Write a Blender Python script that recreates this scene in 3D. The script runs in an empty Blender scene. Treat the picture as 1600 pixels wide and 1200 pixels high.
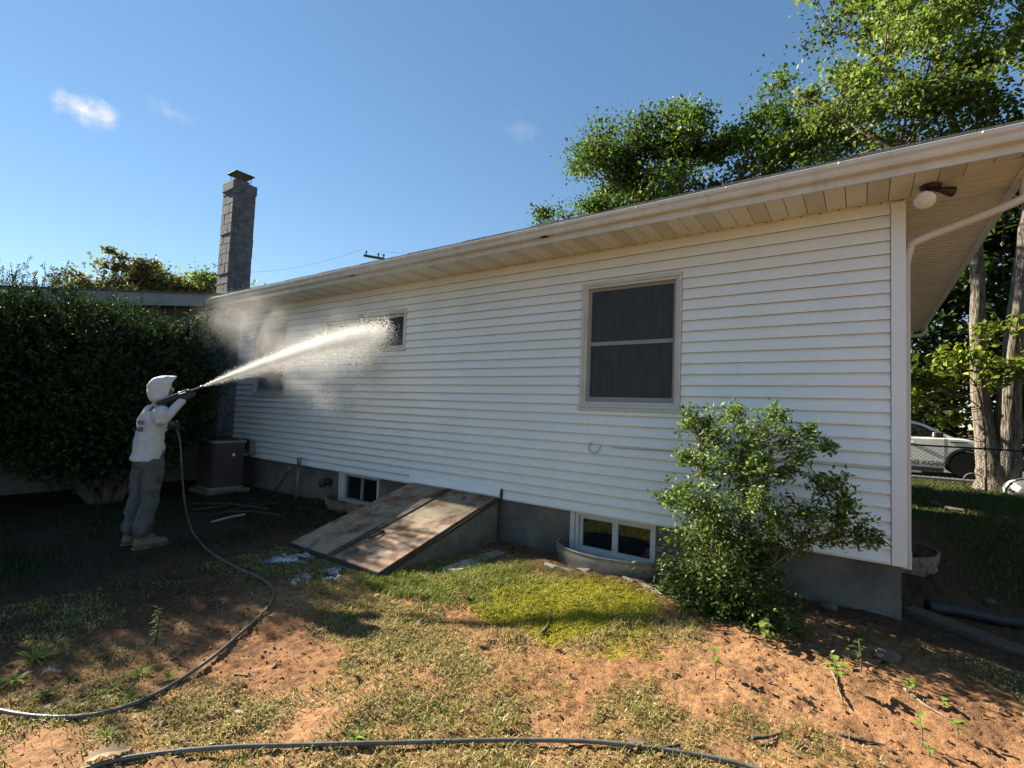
import bpy, bmesh, math, random
import numpy as np
from mathutils import Vector, Matrix

# ------------------------------------------------------------------ camera
scene = bpy.context.scene
COL = scene.collection
F_PX, CX, CY = 772.0, 800.0, 600.0          # focal length in pixels of a 1600 x 1200 picture
_v1 = np.array([-1087., -1., F_PX]); _p2 = np.array([0., -1 + 1087*.0384, F_PX])
_U = np.cross(_v1, _p2); _U /= np.linalg.norm(_U)
if _U[1] > 0: _U = -_U
_X = -_v1/np.linalg.norm(_v1); _Y = np.cross(_U, _X)
RM = np.array([_X, _Y, _U])
CAM = np.array([-0.264, -4.718, 1.030])
cam_d = bpy.data.cameras.new('camera'); cam = bpy.data.objects.new('camera', cam_d); COL.objects.link(cam)
m = Matrix.Identity(4)
for i in range(3):
    m[i][0] = RM[i][0]; m[i][1] = -RM[i][1]; m[i][2] = -RM[i][2]; m[i][3] = CAM[i]
cam.matrix_world = m
cam_d.sensor_width = 36.0; cam_d.lens = 36.0*F_PX/1600.0; cam_d.clip_start = 0.02; cam_d.clip_end = 2000
scene.camera = cam
scene.render.resolution_x, scene.render.resolution_y = 1024, 768

def at(px, py, **k):
    """where the line of sight of a measured point meets a plane of the place (x=, y= or z=)"""
    r = RM @ np.array([px-CX, py-CY, F_PX])
    a, v = list(k.items())[0]; i = 'xyz'.index(a)
    return CAM + (v-CAM[i])/r[i]*r

# ------------------------------------------------------------------ world, sun, exposure
SUN_EL, SUN_AZ = math.radians(28.0), math.radians(2.5)   # sun stands along -X, 2.5 deg in front of the long wall
sun_vec = Vector((-math.cos(SUN_EL)*math.cos(SUN_AZ), -math.cos(SUN_EL)*math.sin(SUN_AZ), math.sin(SUN_EL)))
world = bpy.data.worlds.new("World"); scene.world = world; world.use_nodes = True
wn, wl = world.node_tree.nodes, world.node_tree.links
wn.clear()
wout = wn.new('ShaderNodeOutputWorld'); bg = wn.new('ShaderNodeBackground')
sky = wn.new('ShaderNodeTexSky'); sky.sky_type = 'NISHITA'; sky.sun_disc = False
sky.sun_elevation = SUN_EL
sky.sun_rotation = math.atan2(sun_vec.x, sun_vec.y)
sky.air_density = 1.0; sky.dust_density = 0.0; sky.ozone_density = 2.5; sky.altitude = 100
bg.inputs['Strength'].default_value = 0.058
# a few small clouds: soft noise inside wide patches of the sky
tcw = wn.new('ShaderNodeTexCoord')
def wmath(op, a, b=None, clamp=False):
    n = wn.new('ShaderNodeMath'); n.operation = op; n.use_clamp = clamp
    for i, v in enumerate((a, b)):
        if v is None: continue
        if isinstance(v, (int, float)): n.inputs[i].default_value = v
        else: wl.new(v, n.inputs[i])
    return n.outputs[0]
noi = wn.new('ShaderNodeTexNoise'); noi.inputs['Scale'].default_value = 26; noi.inputs['Detail'].default_value = 7; noi.inputs['Roughness'].default_value = .6
wl.new(tcw.outputs['Generated'], noi.inputs['Vector'])
cl_total = None
for d, sx, sz, dens in (((-.897, .192, .399), 22, 52, .95), ((-.857, .283, .431), 30, 60, .28), ((-.5, .702, .506), 30, 40, .16)):
    vm = wn.new('ShaderNodeVectorMath'); vm.operation = 'SUBTRACT'
    wl.new(tcw.outputs['Generated'], vm.inputs[0]); vm.inputs[1].default_value = d
    sc = wn.new('ShaderNodeVectorMath'); sc.operation = 'MULTIPLY'; wl.new(vm.outputs[0], sc.inputs[0]); sc.inputs[1].default_value = (sx, sx, sz)
    ln = wn.new('ShaderNodeVectorMath'); ln.operation = 'LENGTH'; wl.new(sc.outputs[0], ln.inputs[0])
    body = wmath('SUBTRACT', 1.05, ln.outputs['Value'])
    body = wmath('ADD', body, wmath('MULTIPLY', wmath('SUBTRACT', noi.outputs['Fac'], .5), 2.6))
    body = wmath('MULTIPLY', body, 1.0, True)
    body = wmath('MULTIPLY', wmath('POWER', body, 1.8), dens)
    cl_total = body if cl_total is None else wmath('ADD', cl_total, body, True)
mx = wn.new('ShaderNodeMix'); mx.data_type = 'RGBA'
gam = wn.new('ShaderNodeGamma'); gam.inputs['Gamma'].default_value = .72; wl.new(sky.outputs[0], gam.inputs['Color'])
hsv = wn.new('ShaderNodeHueSaturation'); hsv.inputs['Saturation'].default_value = 1.27; hsv.inputs['Value'].default_value = 1.16; wl.new(gam.outputs[0], hsv.inputs['Color'])
wl.new(cl_total, mx.inputs['Factor']); wl.new(hsv.outputs[0], mx.inputs[6]); mx.inputs[7].default_value = (4.6, 4.6, 4.6, 1)
wl.new(mx.outputs[2], bg.inputs['Color']); wl.new(bg.outputs[0], wout.inputs[0])
sun_d = bpy.data.lights.new('sun', 'SUN'); sun_d.energy = 5.0; sun_d.angle = math.radians(.55); sun_d.color = (1, .90, .74)
sun = bpy.data.objects.new('sun', sun_d); COL.objects.link(sun)
sun.rotation_euler = sun_vec.to_track_quat('Z', 'Y').to_euler(); sun.location = (-20, -2, 14)
scene.view_settings.view_transform = 'Standard'; scene.view_settings.look = 'None'
scene.view_settings.exposure = 1.9; scene.view_settings.gamma = 1.0; scene.view_settings.use_curve_mapping = False

# ------------------------------------------------------------------ helpers
rng = np.random.default_rng(7)
random.seed(7)
OFF = {}

def tag(o, label=None, cat=None, group=None, kind=None):
    if label: o['label'] = label
    if cat: o['category'] = cat
    if group: o['group'] = group
    if kind: o['kind'] = kind
    return o

def thing(name, label, cat, base, group=None):
    o = bpy.data.objects.new(name, None); COL.objects.link(o); o.empty_display_size = .1
    o.location = tuple(map(float, base)); OFF[o] = np.array(base, float)
    return tag(o, label, cat, group)

def link_mesh(name, me, material, parent=None):
    o = bpy.data.objects.new(name, me); COL.objects.link(o)
    if material is not None and not me.materials: me.materials.append(material)
    if parent is not None: o.parent = parent; OFF[o] = OFF[parent]
    else: OFF[o] = np.zeros(3)
    return o

def np_mesh(name, V, Fc, material, parent=None, col=None, smooth=False, base=None):
    """V (n,3) world, Fc (m,k) faces of one size"""
    V = np.asarray(V, float); Fc = np.asarray(Fc, np.int32)
    off = OFF[parent] if parent is not None else (np.zeros(3) if base is None else np.array(base, float))
    me = bpy.data.meshes.new(name); k = Fc.shape[1]
    me.vertices.add(len(V)); me.vertices.foreach_set('co', (V-off).astype(np.float32).ravel())
    me.loops.add(len(Fc)*k); me.loops.foreach_set('vertex_index', Fc.ravel())
    me.polygons.add(len(Fc)); me.polygons.foreach_set('loop_start', np.arange(len(Fc), dtype=np.int32)*k)
    if smooth: me.polygons.foreach_set('use_smooth', np.ones(len(Fc), bool))
    me.update(calc_edges=True); me.validate()
    if col is not None:
        a = me.color_attributes.new('Col', 'FLOAT_COLOR', 'POINT')
        c4 = np.ones((len(V), 4), np.float32); c4[:, :3] = col
        a.data.foreach_set('color', c4.ravel())
    o = link_mesh(name, me, material, parent)
    if parent is None: o.location = tuple(off); OFF[o] = off
    return o

class MB:
    def __init__(s): s.v = []; s.f = []
    def add(s, vs, fs):
        n = len(s.v); s.v += [tuple(map(float, q)) for q in vs]; s.f += [tuple(n+i for i in f) for f in fs]; return s
    def box(s, x0, x1, y0, y1, z0, z1):
        return s.add([(x0,y0,z0),(x1,y0,z0),(x1,y1,z0),(x0,y1,z0),(x0,y0,z1),(x1,y0,z1),(x1,y1,z1),(x0,y1,z1)],
                     [(3,2,1,0),(4,5,6,7),(0,1,5,4),(1,2,6,5),(2,3,7,6),(3,0,4,7)])
    def prism(s, a, b):
        """two rings of equal length a, b joined, both ends closed"""
        n = len(a)
        return s.add(list(a)+list(b), [tuple(range(n))[::-1], tuple(range(n, 2*n))] + [(i, (i+1) % n, n+(i+1) % n, n+i) for i in range(n)])
    def bar(s, p, q, w, h=None, up=(0,0,1)):
        p = Vector(p); q = Vector(q); d = (q-p).normalized(); u = Vector(up)
        sd = d.cross(u)
        if sd.length < 1e-4: sd = d.cross(Vector((1,0,0)))
        sd.normalize(); u = sd.cross(d); h = w if h is None else h
        r = [sd*w/2+u*h/2, -sd*w/2+u*h/2, -sd*w/2-u*h/2, sd*w/2-u*h/2]
        return s.prism([p+k for k in r], [q+k for k in r])
    def tube(s, pts, rad, n=8, caps=True, ey=1.0):
        pts = [Vector(p) for p in pts]; m_ = len(pts)
        rad = [rad]*m_ if isinstance(rad, (int, float)) else rad
        base = len(s.v); prev = None
        for i, p in enumerate(pts):
            d = (pts[min(i+1, m_-1)]-pts[max(i-1, 0)]).normalized()
            if prev is None:
                u = d.orthogonal().normalized() if abs(d.z) > .95 else d.cross(Vector((0,0,1))).normalized()
            else:
                u = (prev - d*prev.dot(d)).normalized()
            prev = u; w = d.cross(u)
            for k in range(n):
                a = 2*math.pi*k/n
                s.v.append(tuple(p + u*math.cos(a)*rad[i] + w*math.sin(a)*rad[i]*ey))
        for i in range(m_-1):
            for k in range(n):
                a, b = base+i*n+k, base+i*n+(k+1) % n
                s.f.append((a, b, b+n, a+n))
        if caps:
            s.f.append(tuple(base+k for k in range(n))[::-1]); s.f.append(tuple(base+(m_-1)*n+k for k in range(n)))
        return s
    def lathe(s, c, prof, n=20, axis='z'):
        """prof: (radius, height) pairs round an axis through c"""
        base = len(s.v)
        for r, h in prof:
            for k in range(n):
                a = 2*math.pi*k/n; x, y = r*math.cos(a), r*math.sin(a)
                q = {'z': (x, y, h), 'y': (x, h, y), 'x': (h, x, y)}[axis]
                s.v.append((c[0]+q[0], c[1]+q[1], c[2]+q[2]))
        for i in range(len(prof)-1):
            for k in range(n):
                a, b = base+i*n+k, base+i*n+(k+1) % n
                s.f.append((a, b, b+n, a+n))
        s.f.append(tuple(base+k for k in range(n))[::-1]); s.f.append(tuple(base+(len(prof)-1)*n+k for k in range(n)))
        return s
    def ball(s, c, r, n=10, m_=7):
        r = (r, r, r) if isinstance(r, (int, float)) else r
        base = len(s.v)
        s.v.append((c[0], c[1], c[2]-r[2]))
        for i in range(1, m_):
            t = -math.pi/2+math.pi*i/m_
            for k in range(n):
                a = 2*math.pi*k/n
                s.v.append((c[0]+r[0]*math.cos(t)*math.cos(a), c[1]+r[1]*math.cos(t)*math.sin(a), c[2]+r[2]*math.sin(t)))
        s.v.append((c[0], c[1], c[2]+r[2])); top = len(s.v)-1
        for k in range(n):
            s.f.append((base, base+1+(k+1) % n, base+1+k))
            s.f.append((top, top-n+k, top-n+(k+1) % n))
        for i in range(m_-2):
            for k in range(n):
                a, b = base+1+i*n+k, base+1+i*n+(k+1) % n
                s.f.append((a, b, b+n, a+n))
        return s
    def build(s, name, material, parent=None, smooth=False, bevel=0, base=None, fixn=True):
        off = OFF[parent] if parent is not None else (np.zeros(3) if base is None else np.array(base, float))
        me = bpy.data.meshes.new(name)
        me.from_pydata([tuple(np.array(q)-off) for q in s.v], [], s.f)
        if fixn:
            bm = bmesh.new(); bm.from_mesh(me); bmesh.ops.recalc_face_normals(bm, faces=bm.faces); bm.to_mesh(me); bm.free()
        if smooth:
            for p in me.polygons: p.use_smooth = True
        me.update()
        o = link_mesh(name, me, material, parent)
        if parent is None: o.location = tuple(off); OFF[o] = off
        if bevel:
            b = o.modifiers.new('bevel', 'BEVEL'); b.width = bevel; b.segments = 2; b.limit_method = 'ANGLE'
        return o

def box(name, material, parent, *a, bevel=0): return MB().box(*a).build(name, material, parent, bevel=bevel)

def text_mesh(name, cu, material, parent):
    tmp = bpy.data.objects.new('tmp_text', cu); COL.objects.link(tmp)
    dg = bpy.context.evaluated_depsgraph_get(); me = bpy.data.meshes.new_from_object(tmp.evaluated_get(dg))
    bpy.data.objects.remove(tmp); bpy.data.curves.remove(cu); me.name = name; me.materials.clear(); me.materials.append(material)
    o = bpy.data.objects.new(name, me); COL.objects.link(o); o.parent = parent
    return o
def smooth_path(pts, n=8):
    P = [Vector(p) for p in pts]; out = []
    for i in range(len(P)-1):
        p0, p1, p2, p3 = P[max(i-1,0)], P[i], P[i+1], P[min(i+2, len(P)-1)]
        for k in range(n):
            t = k/n; out.append(.5*((2*p1)+(-p0+p2)*t+(2*p0-5*p1+4*p2-p3)*t*t+(-p0+3*p1-3*p2+p3)*t**3))
    return out+[P[-1]]
# value noise
_T = np.random.default_rng(3).random((256, 256))
def vnoise(x, y):
    xi = np.floor(x).astype(int); yi = np.floor(y).astype(int); fx = x-xi; fy = y-yi
    fx = fx*fx*(3-2*fx); fy = fy*fy*(3-2*fy)
    g = lambda i, j: _T[(xi+i) % 256, (yi+j) % 256]
    return (g(0,0)*(1-fx)+g(1,0)*fx)*(1-fy)+(g(0,1)*(1-fx)+g(1,1)*fx)*fy
def fbm(x, y, o=4, s=1.0):
    t = 0; a = .5; x = np.asarray(x, float)*s; y = np.asarray(y, float)*s
    for i in range(o): t = t+a*vnoise(x+17.3*i, y+9.1*i); x = x*2.03; y = y*2.03; a *= .5
    return t/(1-.5**o)
def sst(a, b, x): t = np.clip((x-a)/(b-a), 0, 1); return t*t*(3-2*t)

# ------------------------------------------------------------------ materials
def new_mat(name):
    mt = bpy.data.materials.new(name); mt.use_nodes = True
    nt = mt.node_tree; return mt, nt, nt.nodes, nt.links, nt.nodes['Principled BSDF']

def surf(name, c1, c2=None, scale=8, rough=.6, bump=0, bscale=60, metal=0, detail=5, stretch=None, contrast=(.35, .65), spec=.5, coord='Object', c3=None, s3=3, t3=(.55,.7), tex='ShaderNodeTexNoise'):
    mt, nt, N, L, P = new_mat(name)
    P.inputs['Roughness'].default_value = rough; P.inputs['Metallic'].default_value = metal
    P.inputs['Specular IOR Level'].default_value = spec
    tc = N.new('ShaderNodeTexCoord'); mp = N.new('ShaderNodeMapping'); L.new(tc.outputs[coord], mp.inputs[0])
    if stretch: mp.inputs['Scale'].default_value = stretch
    if c2 is None: P.inputs['Base Color'].default_value = (*c1, 1)
    else:
        n = N.new('ShaderNodeTexNoise'); n.inputs['Scale'].default_value = scale; n.inputs['Detail'].default_value = detail; n.inputs['Roughness'].default_value = .62
        L.new(mp.outputs[0], n.inputs['Vector'])
        r = N.new('ShaderNodeValToRGB'); L.new(n.outputs['Fac'], r.inputs[0])
        r.color_ramp.elements[0].position, r.color_ramp.elements[1].position = contrast
        r.color_ramp.elements[0].color = (*c1, 1); r.color_ramp.elements[1].color = (*c2, 1)
        out = r.outputs[0]
        if c3 is not None:
            n3 = N.new('ShaderNodeTexNoise'); n3.inputs['Scale'].default_value = s3; n3.inputs['Detail'].default_value = 9; n3.inputs['Roughness'].default_value = .7
            L.new(mp.outputs[0], n3.inputs['Vector'])
            mr = N.new('ShaderNodeMapRange'); mr.inputs[1].default_value, mr.inputs[2].default_value = t3; L.new(n3.outputs['Fac'], mr.inputs[0])
            mm = N.new('ShaderNodeMix'); mm.data_type = 'RGBA'; L.new(mr.outputs[0], mm.inputs['Factor']); L.new(out, mm.inputs[6]); mm.inputs[7].default_value = (*c3, 1)
            out = mm.outputs[2]
        L.new(out, P.inputs['Base Color'])
    if bump:
        b = N.new('ShaderNodeBump'); b.inputs['Strength'].default_value = min(1, bump); b.inputs['Distance'].default_value = .01*max(1, bump)
        nb = N.new('ShaderNodeTexNoise'); nb.inputs['Scale'].default_value = bscale; nb.inputs['Detail'].default_value = 6
        L.new(mp.outputs[0], nb.inputs['Vector']); L.new(nb.outputs['Fac'], b.inputs['Height']); L.new(b.outputs[0], P.inputs['Normal'])
    return mt

def foliage(name, trans=.45, rough=.5, spec=.35, var=.25, tint=(1.08,1.22,.60)):
    """leaf colour from the per-leaf attribute, light partly shining through"""
    mt, nt, N, L, P = new_mat(name)
    at_ = N.new('ShaderNodeAttribute'); at_.attribute_name = 'Col'
    L.new(at_.outputs['Color'], P.inputs['Base Color'])
    P.inputs['Roughness'].default_value = rough; P.inputs['Specular IOR Level'].default_value = spec
    tr = N.new('ShaderNodeBsdfTranslucent'); mixc = N.new('ShaderNodeMix'); mixc.data_type = 'RGBA'; mixc.blend_type = 'MULTIPLY'
    mixc.inputs['Factor'].default_value = 1; L.new(at_.outputs['Color'], mixc.inputs[6]); mixc.inputs[7].default_value = (*tint, 1)
    L.new(mixc.outputs[2], tr.inputs['Color'])
    ms = N.new('ShaderNodeMixShader'); ms.inputs[0].default_value = trans
    L.new(P.outputs[0], ms.inputs[1]); L.new(tr.outputs[0], ms.inputs[2]); L.new(ms.outputs[0], N['Material Output'].inputs['Surface'])
    return mt

M = {}
M['siding'] = surf('white_vinyl', (.785,.82,.80), (.845,.87,.85), scale=2.2, rough=.42, stretch=(1,1,.5), bump=.12, bscale=14, c3=(.68,.70,.66), s3=1.6, t3=(.58,.95))
M['lap_shade'] = surf('shade_under_laps', (.24,.245,.225), (.33,.335,.31), scale=12, rough=.9)  # painted shade for the lap lines and board seams
M['trim'] = surf('white_trim', (.74,.75,.74), (.80,.80,.79), scale=3, rough=.4)
M['cream'] = surf('cream_aluminium', (.58,.55,.47), (.65,.62,.54), scale=3, rough=.45)
M['soffit'] = surf('cream_soffit', (.64,.61,.50), (.72,.69,.57), scale=2.5, rough=.5, c3=(.46,.42,.33), s3=5, t3=(.6,.8))
M['soffit_vent'] = surf('vented_soffit', (.50,.465,.36), (.66,.62,.51), scale=160, rough=.6, contrast=(.42,.58), bump=.3, bscale=160)
M['gutter'] = surf('cream_gutter', (.58,.58,.54), (.67,.66,.61), scale=4, rough=.38, stretch=(1.6,1,.5), c3=(.47,.46,.41), s3=7, t3=(.55,.78))
M['dark_dot'] = surf('dark_nail', (.02,.018,.015), rough=.7)
M['concrete'] = surf('foundation_concrete', (.135,.122,.102), (.20,.185,.16), scale=4, rough=.9, bump=.5, bscale=40, c3=(.075,.067,.056), s3=1.9, t3=(.42,.66))
M['concrete_light'] = surf('pale_concrete', (.24,.22,.19), (.46,.43,.38), scale=9, rough=.9, bump=.5, bscale=40)
M['shingle'] = surf('grey_shingle', (.06,.06,.06), (.14,.13,.12), scale=40, rough=.95, bump=.6, bscale=120)
M['screen'] = surf('insect_screen', (.030,.036,.042), (.050,.056,.062), scale=6, rough=.55, stretch=(8,1,.5), spec=.3)
M['sash'] = surf('grey_sash', (.24,.24,.24), (.28,.28,.28), rough=.5)
M['sash_white'] = surf('white_sash', (.56,.56,.53), (.64,.63,.60), rough=.45)
M['vinyl_beige'] = surf('beige_frame', (.52,.50,.44), (.60,.58,.52), scale=5, rough=.45)
def glass_mat(name, base, rough):
    mt, nt, N, L, P = new_mat(name); P.inputs['Base Color'].default_value = (*base, 1); P.inputs['Roughness'].default_value = rough
    P.inputs['Specular IOR Level'].default_value = .9; P.inputs['IOR'].default_value = 1.5; return mt
M['glass'] = glass_mat('dark_glass', (.012,.013,.014), .03)
M['car_glass'] = glass_mat('tinted_glass', (.01,.012,.013), .05)
M['block'] = surf('grey_block', (.072,.082,.094), (.15,.165,.18), scale=7, rough=.95, bump=2.2, bscale=30)
M['mortar'] = surf('mortar', (.13,.13,.13), (.18,.178,.175), scale=9, rough=.95, bump=.6, bscale=50)
M['iron'] = surf('dark_iron', (.035,.032,.03), (.07,.06,.05), scale=20, rough=.6, metal=.5)
M['wing_siding'] = surf('taupe_siding', (.10,.09,.082), (.135,.122,.11), scale=2, rough=.6, stretch=(1,1,4))
M['wing_fascia'] = surf('grey_fascia', (.22,.235,.235), (.27,.285,.28), scale=3, rough=.5)
M['galv'] = surf('galvanised_steel', (.22,.215,.195), (.34,.33,.295), scale=8, rough=.5, metal=.35, c3=(.30,.24,.16), s3=5, t3=(.58,.75))
M['ac_grey'] = surf('unit_brown_metal', (.055,.045,.037), (.08,.066,.054), scale=5, rough=.5)
M['ac_rim'] = surf('unit_rim', (.16,.15,.135), (.22,.21,.19), scale=5, rough=.5)
M['white_plastic'] = surf('white_plastic', (.78,.78,.76), rough=.4)
M['rust_post'] = surf('rusty_steel', (.16,.075,.04), (.32,.24,.19), scale=14, rough=.9, bump=.5, bscale=60)
M['black_rubber'] = surf('black_rubber', (.014,.014,.015), (.03,.03,.03), scale=20, rough=.55)
M['hose'] = surf('grey_hose', (.085,.085,.076), (.15,.145,.125), scale=26, rough=.42, bump=.2, bscale=150)
M['bark'] = surf('grey_brown_bark', (.05,.04,.03), (.23,.195,.155), scale=7, rough=.95, stretch=(3,3,.45), bump=5, bscale=9, contrast=(.36,.62))
M['bark_dark'] = surf('dark_bark', (.04,.033,.027), (.11,.09,.07), scale=9, rough=.95, stretch=(3,3,.6), bump=2, bscale=14)
M['twig'] = surf('brown_twig', (.10,.075,.05), (.22,.17,.12), scale=20, rough=.9)
M['leaf'] = foliage('tree_leaves')
M['leaf_gloss'] = foliage('glossy_leaves', trans=.32, rough=.48, spec=.3)
M['needle'] = foliage('yew_needles', trans=.15, rough=.7, spec=.12)
M['blade'] = foliage('grass_blades', trans=.3, rough=.6, spec=.25, tint=(1.1,1.1,.6))
M['stone'] = surf('field_stone', (.09,.065,.048), (.17,.13,.10), scale=9, rough=.95, bump=.8, bscale=25)
M['wood_old'] = surf('weathered_timber', (.055,.045,.034), (.10,.085,.065), scale=6, rough=.9, stretch=(.4,6,6), bump=.6, bscale=30)
M['plastic_sheet'] = surf('grey_white_plastic_sheet', (.10,.12,.14), (.50,.53,.56), scale=7, rough=.4, contrast=(.42,.60))
M['asphalt'] = surf('asphalt', (.07,.07,.07), (.12,.115,.11), scale=30, rough=.95, bump=.5, bscale=90)
M['car_white'] = surf('white_car_paint', (.80,.80,.80), (.84,.84,.84), scale=2, rough=.25, spec=.6)
M['car_black'] = surf('black_trim', (.018,.018,.02), (.03,.03,.03), scale=12, rough=.6)
M['rim'] = surf('dark_alloy', (.05,.05,.055), rough=.35, metal=.7)
M['chain'] = surf('dark_chain_wire', (.03,.03,.028), rough=.6, metal=.3)
M['skin'] = surf('skin', (.42,.24,.17), (.50,.30,.22), scale=20, rough=.55)
M['shirt'] = surf('off_white_cotton', (.46,.455,.43), (.54,.53,.51), scale=10, rough=.9, bump=.5, bscale=26)
M['hood'] = surf('white_hood_fabric', (.54,.54,.51), (.62,.61,.58), scale=10, rough=.9, bump=.4, bscale=30)
M['trouser'] = surf('grey_green_trouser', (.06,.065,.063), (.10,.105,.10), scale=9, rough=.9, bump=.8, bscale=20)
M['boot'] = surf('tan_boot', (.11,.085,.06), (.17,.13,.095), scale=12, rough=.85)
M['glove'] = surf('black_glove', (.014,.014,.015), (.03,.03,.03), scale=30, rough=.6)
M['gun'] = surf('black_gun', (.02,.02,.022), rough=.45)
M['chrome'] = surf('steel_lance', (.45,.45,.44), rough=.3, metal=1)
M['ink'] = surf('dark_print', (.03,.03,.045), rough=.8)
M['bulb'] = surf('frosted_bulb', (.70,.66,.58), (.78,.75,.68), rough=.18, spec=.8)
M['bronze'] = surf('bronze_fixture', (.045,.035,.028), rough=.5, metal=.3)

# rusted cellar door paint: tan paint, rust bloom, dark grime, pale flakes
def rust_mat():
    mt, nt, N, L, P = new_mat('rusted_door_paint')
    tc = N.new('ShaderNodeTexCoord'); P.inputs['Roughness'].default_value = .62
    def noise(s, d=8, st=(1,1,1), r=.65):
        mp = N.new('ShaderNodeMapping'); mp.inputs['Scale'].default_value = st; L.new(tc.outputs['Object'], mp.inputs[0])
        n = N.new('ShaderNodeTexNoise'); n.inputs['Scale'].default_value = s; n.inputs['Detail'].default_value = d; n.inputs['Roughness'].default_value = r
        L.new(mp.outputs[0], n.inputs['Vector']); return n.outputs['Fac']
    def ramp(x, lo, hi):
        r = N.new('ShaderNodeMapRange'); r.inputs[1].default_value = lo; r.inputs[2].default_value = hi; L.new(x, r.inputs[0]); return r.outputs[0]
    def mix(f, a, b):
        mm = N.new('ShaderNodeMix'); mm.data_type = 'RGBA'; L.new(f, mm.inputs['Factor'])
        for k, q in ((6, a), (7, b)):
            if isinstance(q, tuple): mm.inputs[k].default_value = (*q, 1)
            else: L.new(q, mm.inputs[k])
        return mm.outputs[2]
    c = mix(noise(5), (.17,.135,.09), (.38,.31,.21))
    c = mix(ramp(noise(3.0, 10, (1.2,1,1)), .46, .58), c, (.17,.075,.034))
    c = mix(ramp(noise(4.0, 11, (1.5,.9,1), .72), .52, .62), c, (.045,.032,.026))
    c = mix(ramp(noise(22, 6), .66, .70), c, (.60,.55,.46))
    L.new(c, P.inputs['Base Color'])
    b = N.new('ShaderNodeBump'); b.inputs['Strength'].default_value = .5; b.inputs['Distance'].default_value = .004
    L.new(noise(40), b.inputs['Height']); L.new(b.outputs[0], P.inputs['Normal'])
    return mt
M['rust'] = rust_mat()
M['door_edge'] = surf('dark_rusty_edge', (.025,.020,.017), (.085,.055,.04), scale=12, rough=.8, bump=.4, bscale=50)
M['bulk_side'] = surf('mossy_bulkhead_concrete', (.12,.108,.082), (.21,.19,.15), scale=5, rough=.95, bump=.5, bscale=40, c3=(.12,.10,.065), s3=4, t3=(.5,.7))

def ground_mat():
    mt, nt, N, L, P = new_mat('yard_soil')
    a = N.new('ShaderNodeAttribute'); a.attribute_name = 'Col'
    tc = N.new('ShaderNodeTexCoord')
    n = N.new('ShaderNodeTexNoise'); n.inputs['Scale'].default_value = 28; n.inputs['Detail'].default_value = 8; n.inputs['Roughness'].default_value = .7
    L.new(tc.outputs['Object'], n.inputs['Vector'])
    mr = N.new('ShaderNodeMapRange'); mr.inputs[1].default_value = .3; mr.inputs[2].default_value = .7; mr.inputs[3].default_value = .55; mr.inputs[4].default_value = 1.4
    L.new(n.outputs['Fac'], mr.inputs[0])
    hs = N.new('ShaderNodeVectorMath'); hs.operation = 'SCALE'; L.new(a.outputs['Color'], hs.inputs[0]); L.new(mr.outputs[0], hs.inputs['Scale'])
    L.new(hs.outputs[0], P.inputs['Base Color']); P.inputs['Roughness'].default_value = .97; P.inputs['Specular IOR Level'].default_value = .15
    b = N.new('ShaderNodeBump'); b.inputs['Strength'].default_value = 1; b.inputs['Distance'].default_value = .02
    n2 = N.new('ShaderNodeTexNoise'); n2.inputs['Scale'].default_value = 70; n2.inputs['Detail'].default_value = 8; n2.inputs['Roughness'].default_value = .7
    L.new(tc.outputs['Object'], n2.inputs['Vector']); L.new(n2.outputs['Fac'], b.inputs['Height']); L.new(b.outputs[0], P.inputs['Normal'])
    return mt
M['ground'] = ground_mat()

# ------------------------------------------------------------------ ground
WELLS = [((-2.31, 0.0), .56, .36, 'y'), ((-6.32, 0.0), .52, .34, 'y'), ((0.0, 2.45), .52, .36, 'x')]
def in_well(x, y, grow=0.0):
    r = np.zeros(np.shape(x), bool)
    for (cx, cy), a, b, ax in WELLS:
        if ax == 'y': r |= ((x-cx)/(a+grow))**2+((y-cy)/(b+grow))**2 < 1
        else: r |= ((x-cx)/(b+grow))**2+((y-cy)/(a+grow))**2 < 1
    return r
def base_z(x, y):
    x = np.asarray(x, float); y = np.asarray(y, float)
    z = -.50 + .0*x
    z = z + .10*np.exp(-((x+.3)/1.0)**2-((y+.1)/1.1)**2)                 # soil heaped at the corner
    z = z + .05*np.exp(-((x+1.9)/1.1)**2-((y+.9)/.8)**2)                 # mossy hump
    z = z + .05*(fbm(x, y, 3, .5)-.5) - .04*sst(-6.5, -9.5, x)
    return z
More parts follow.
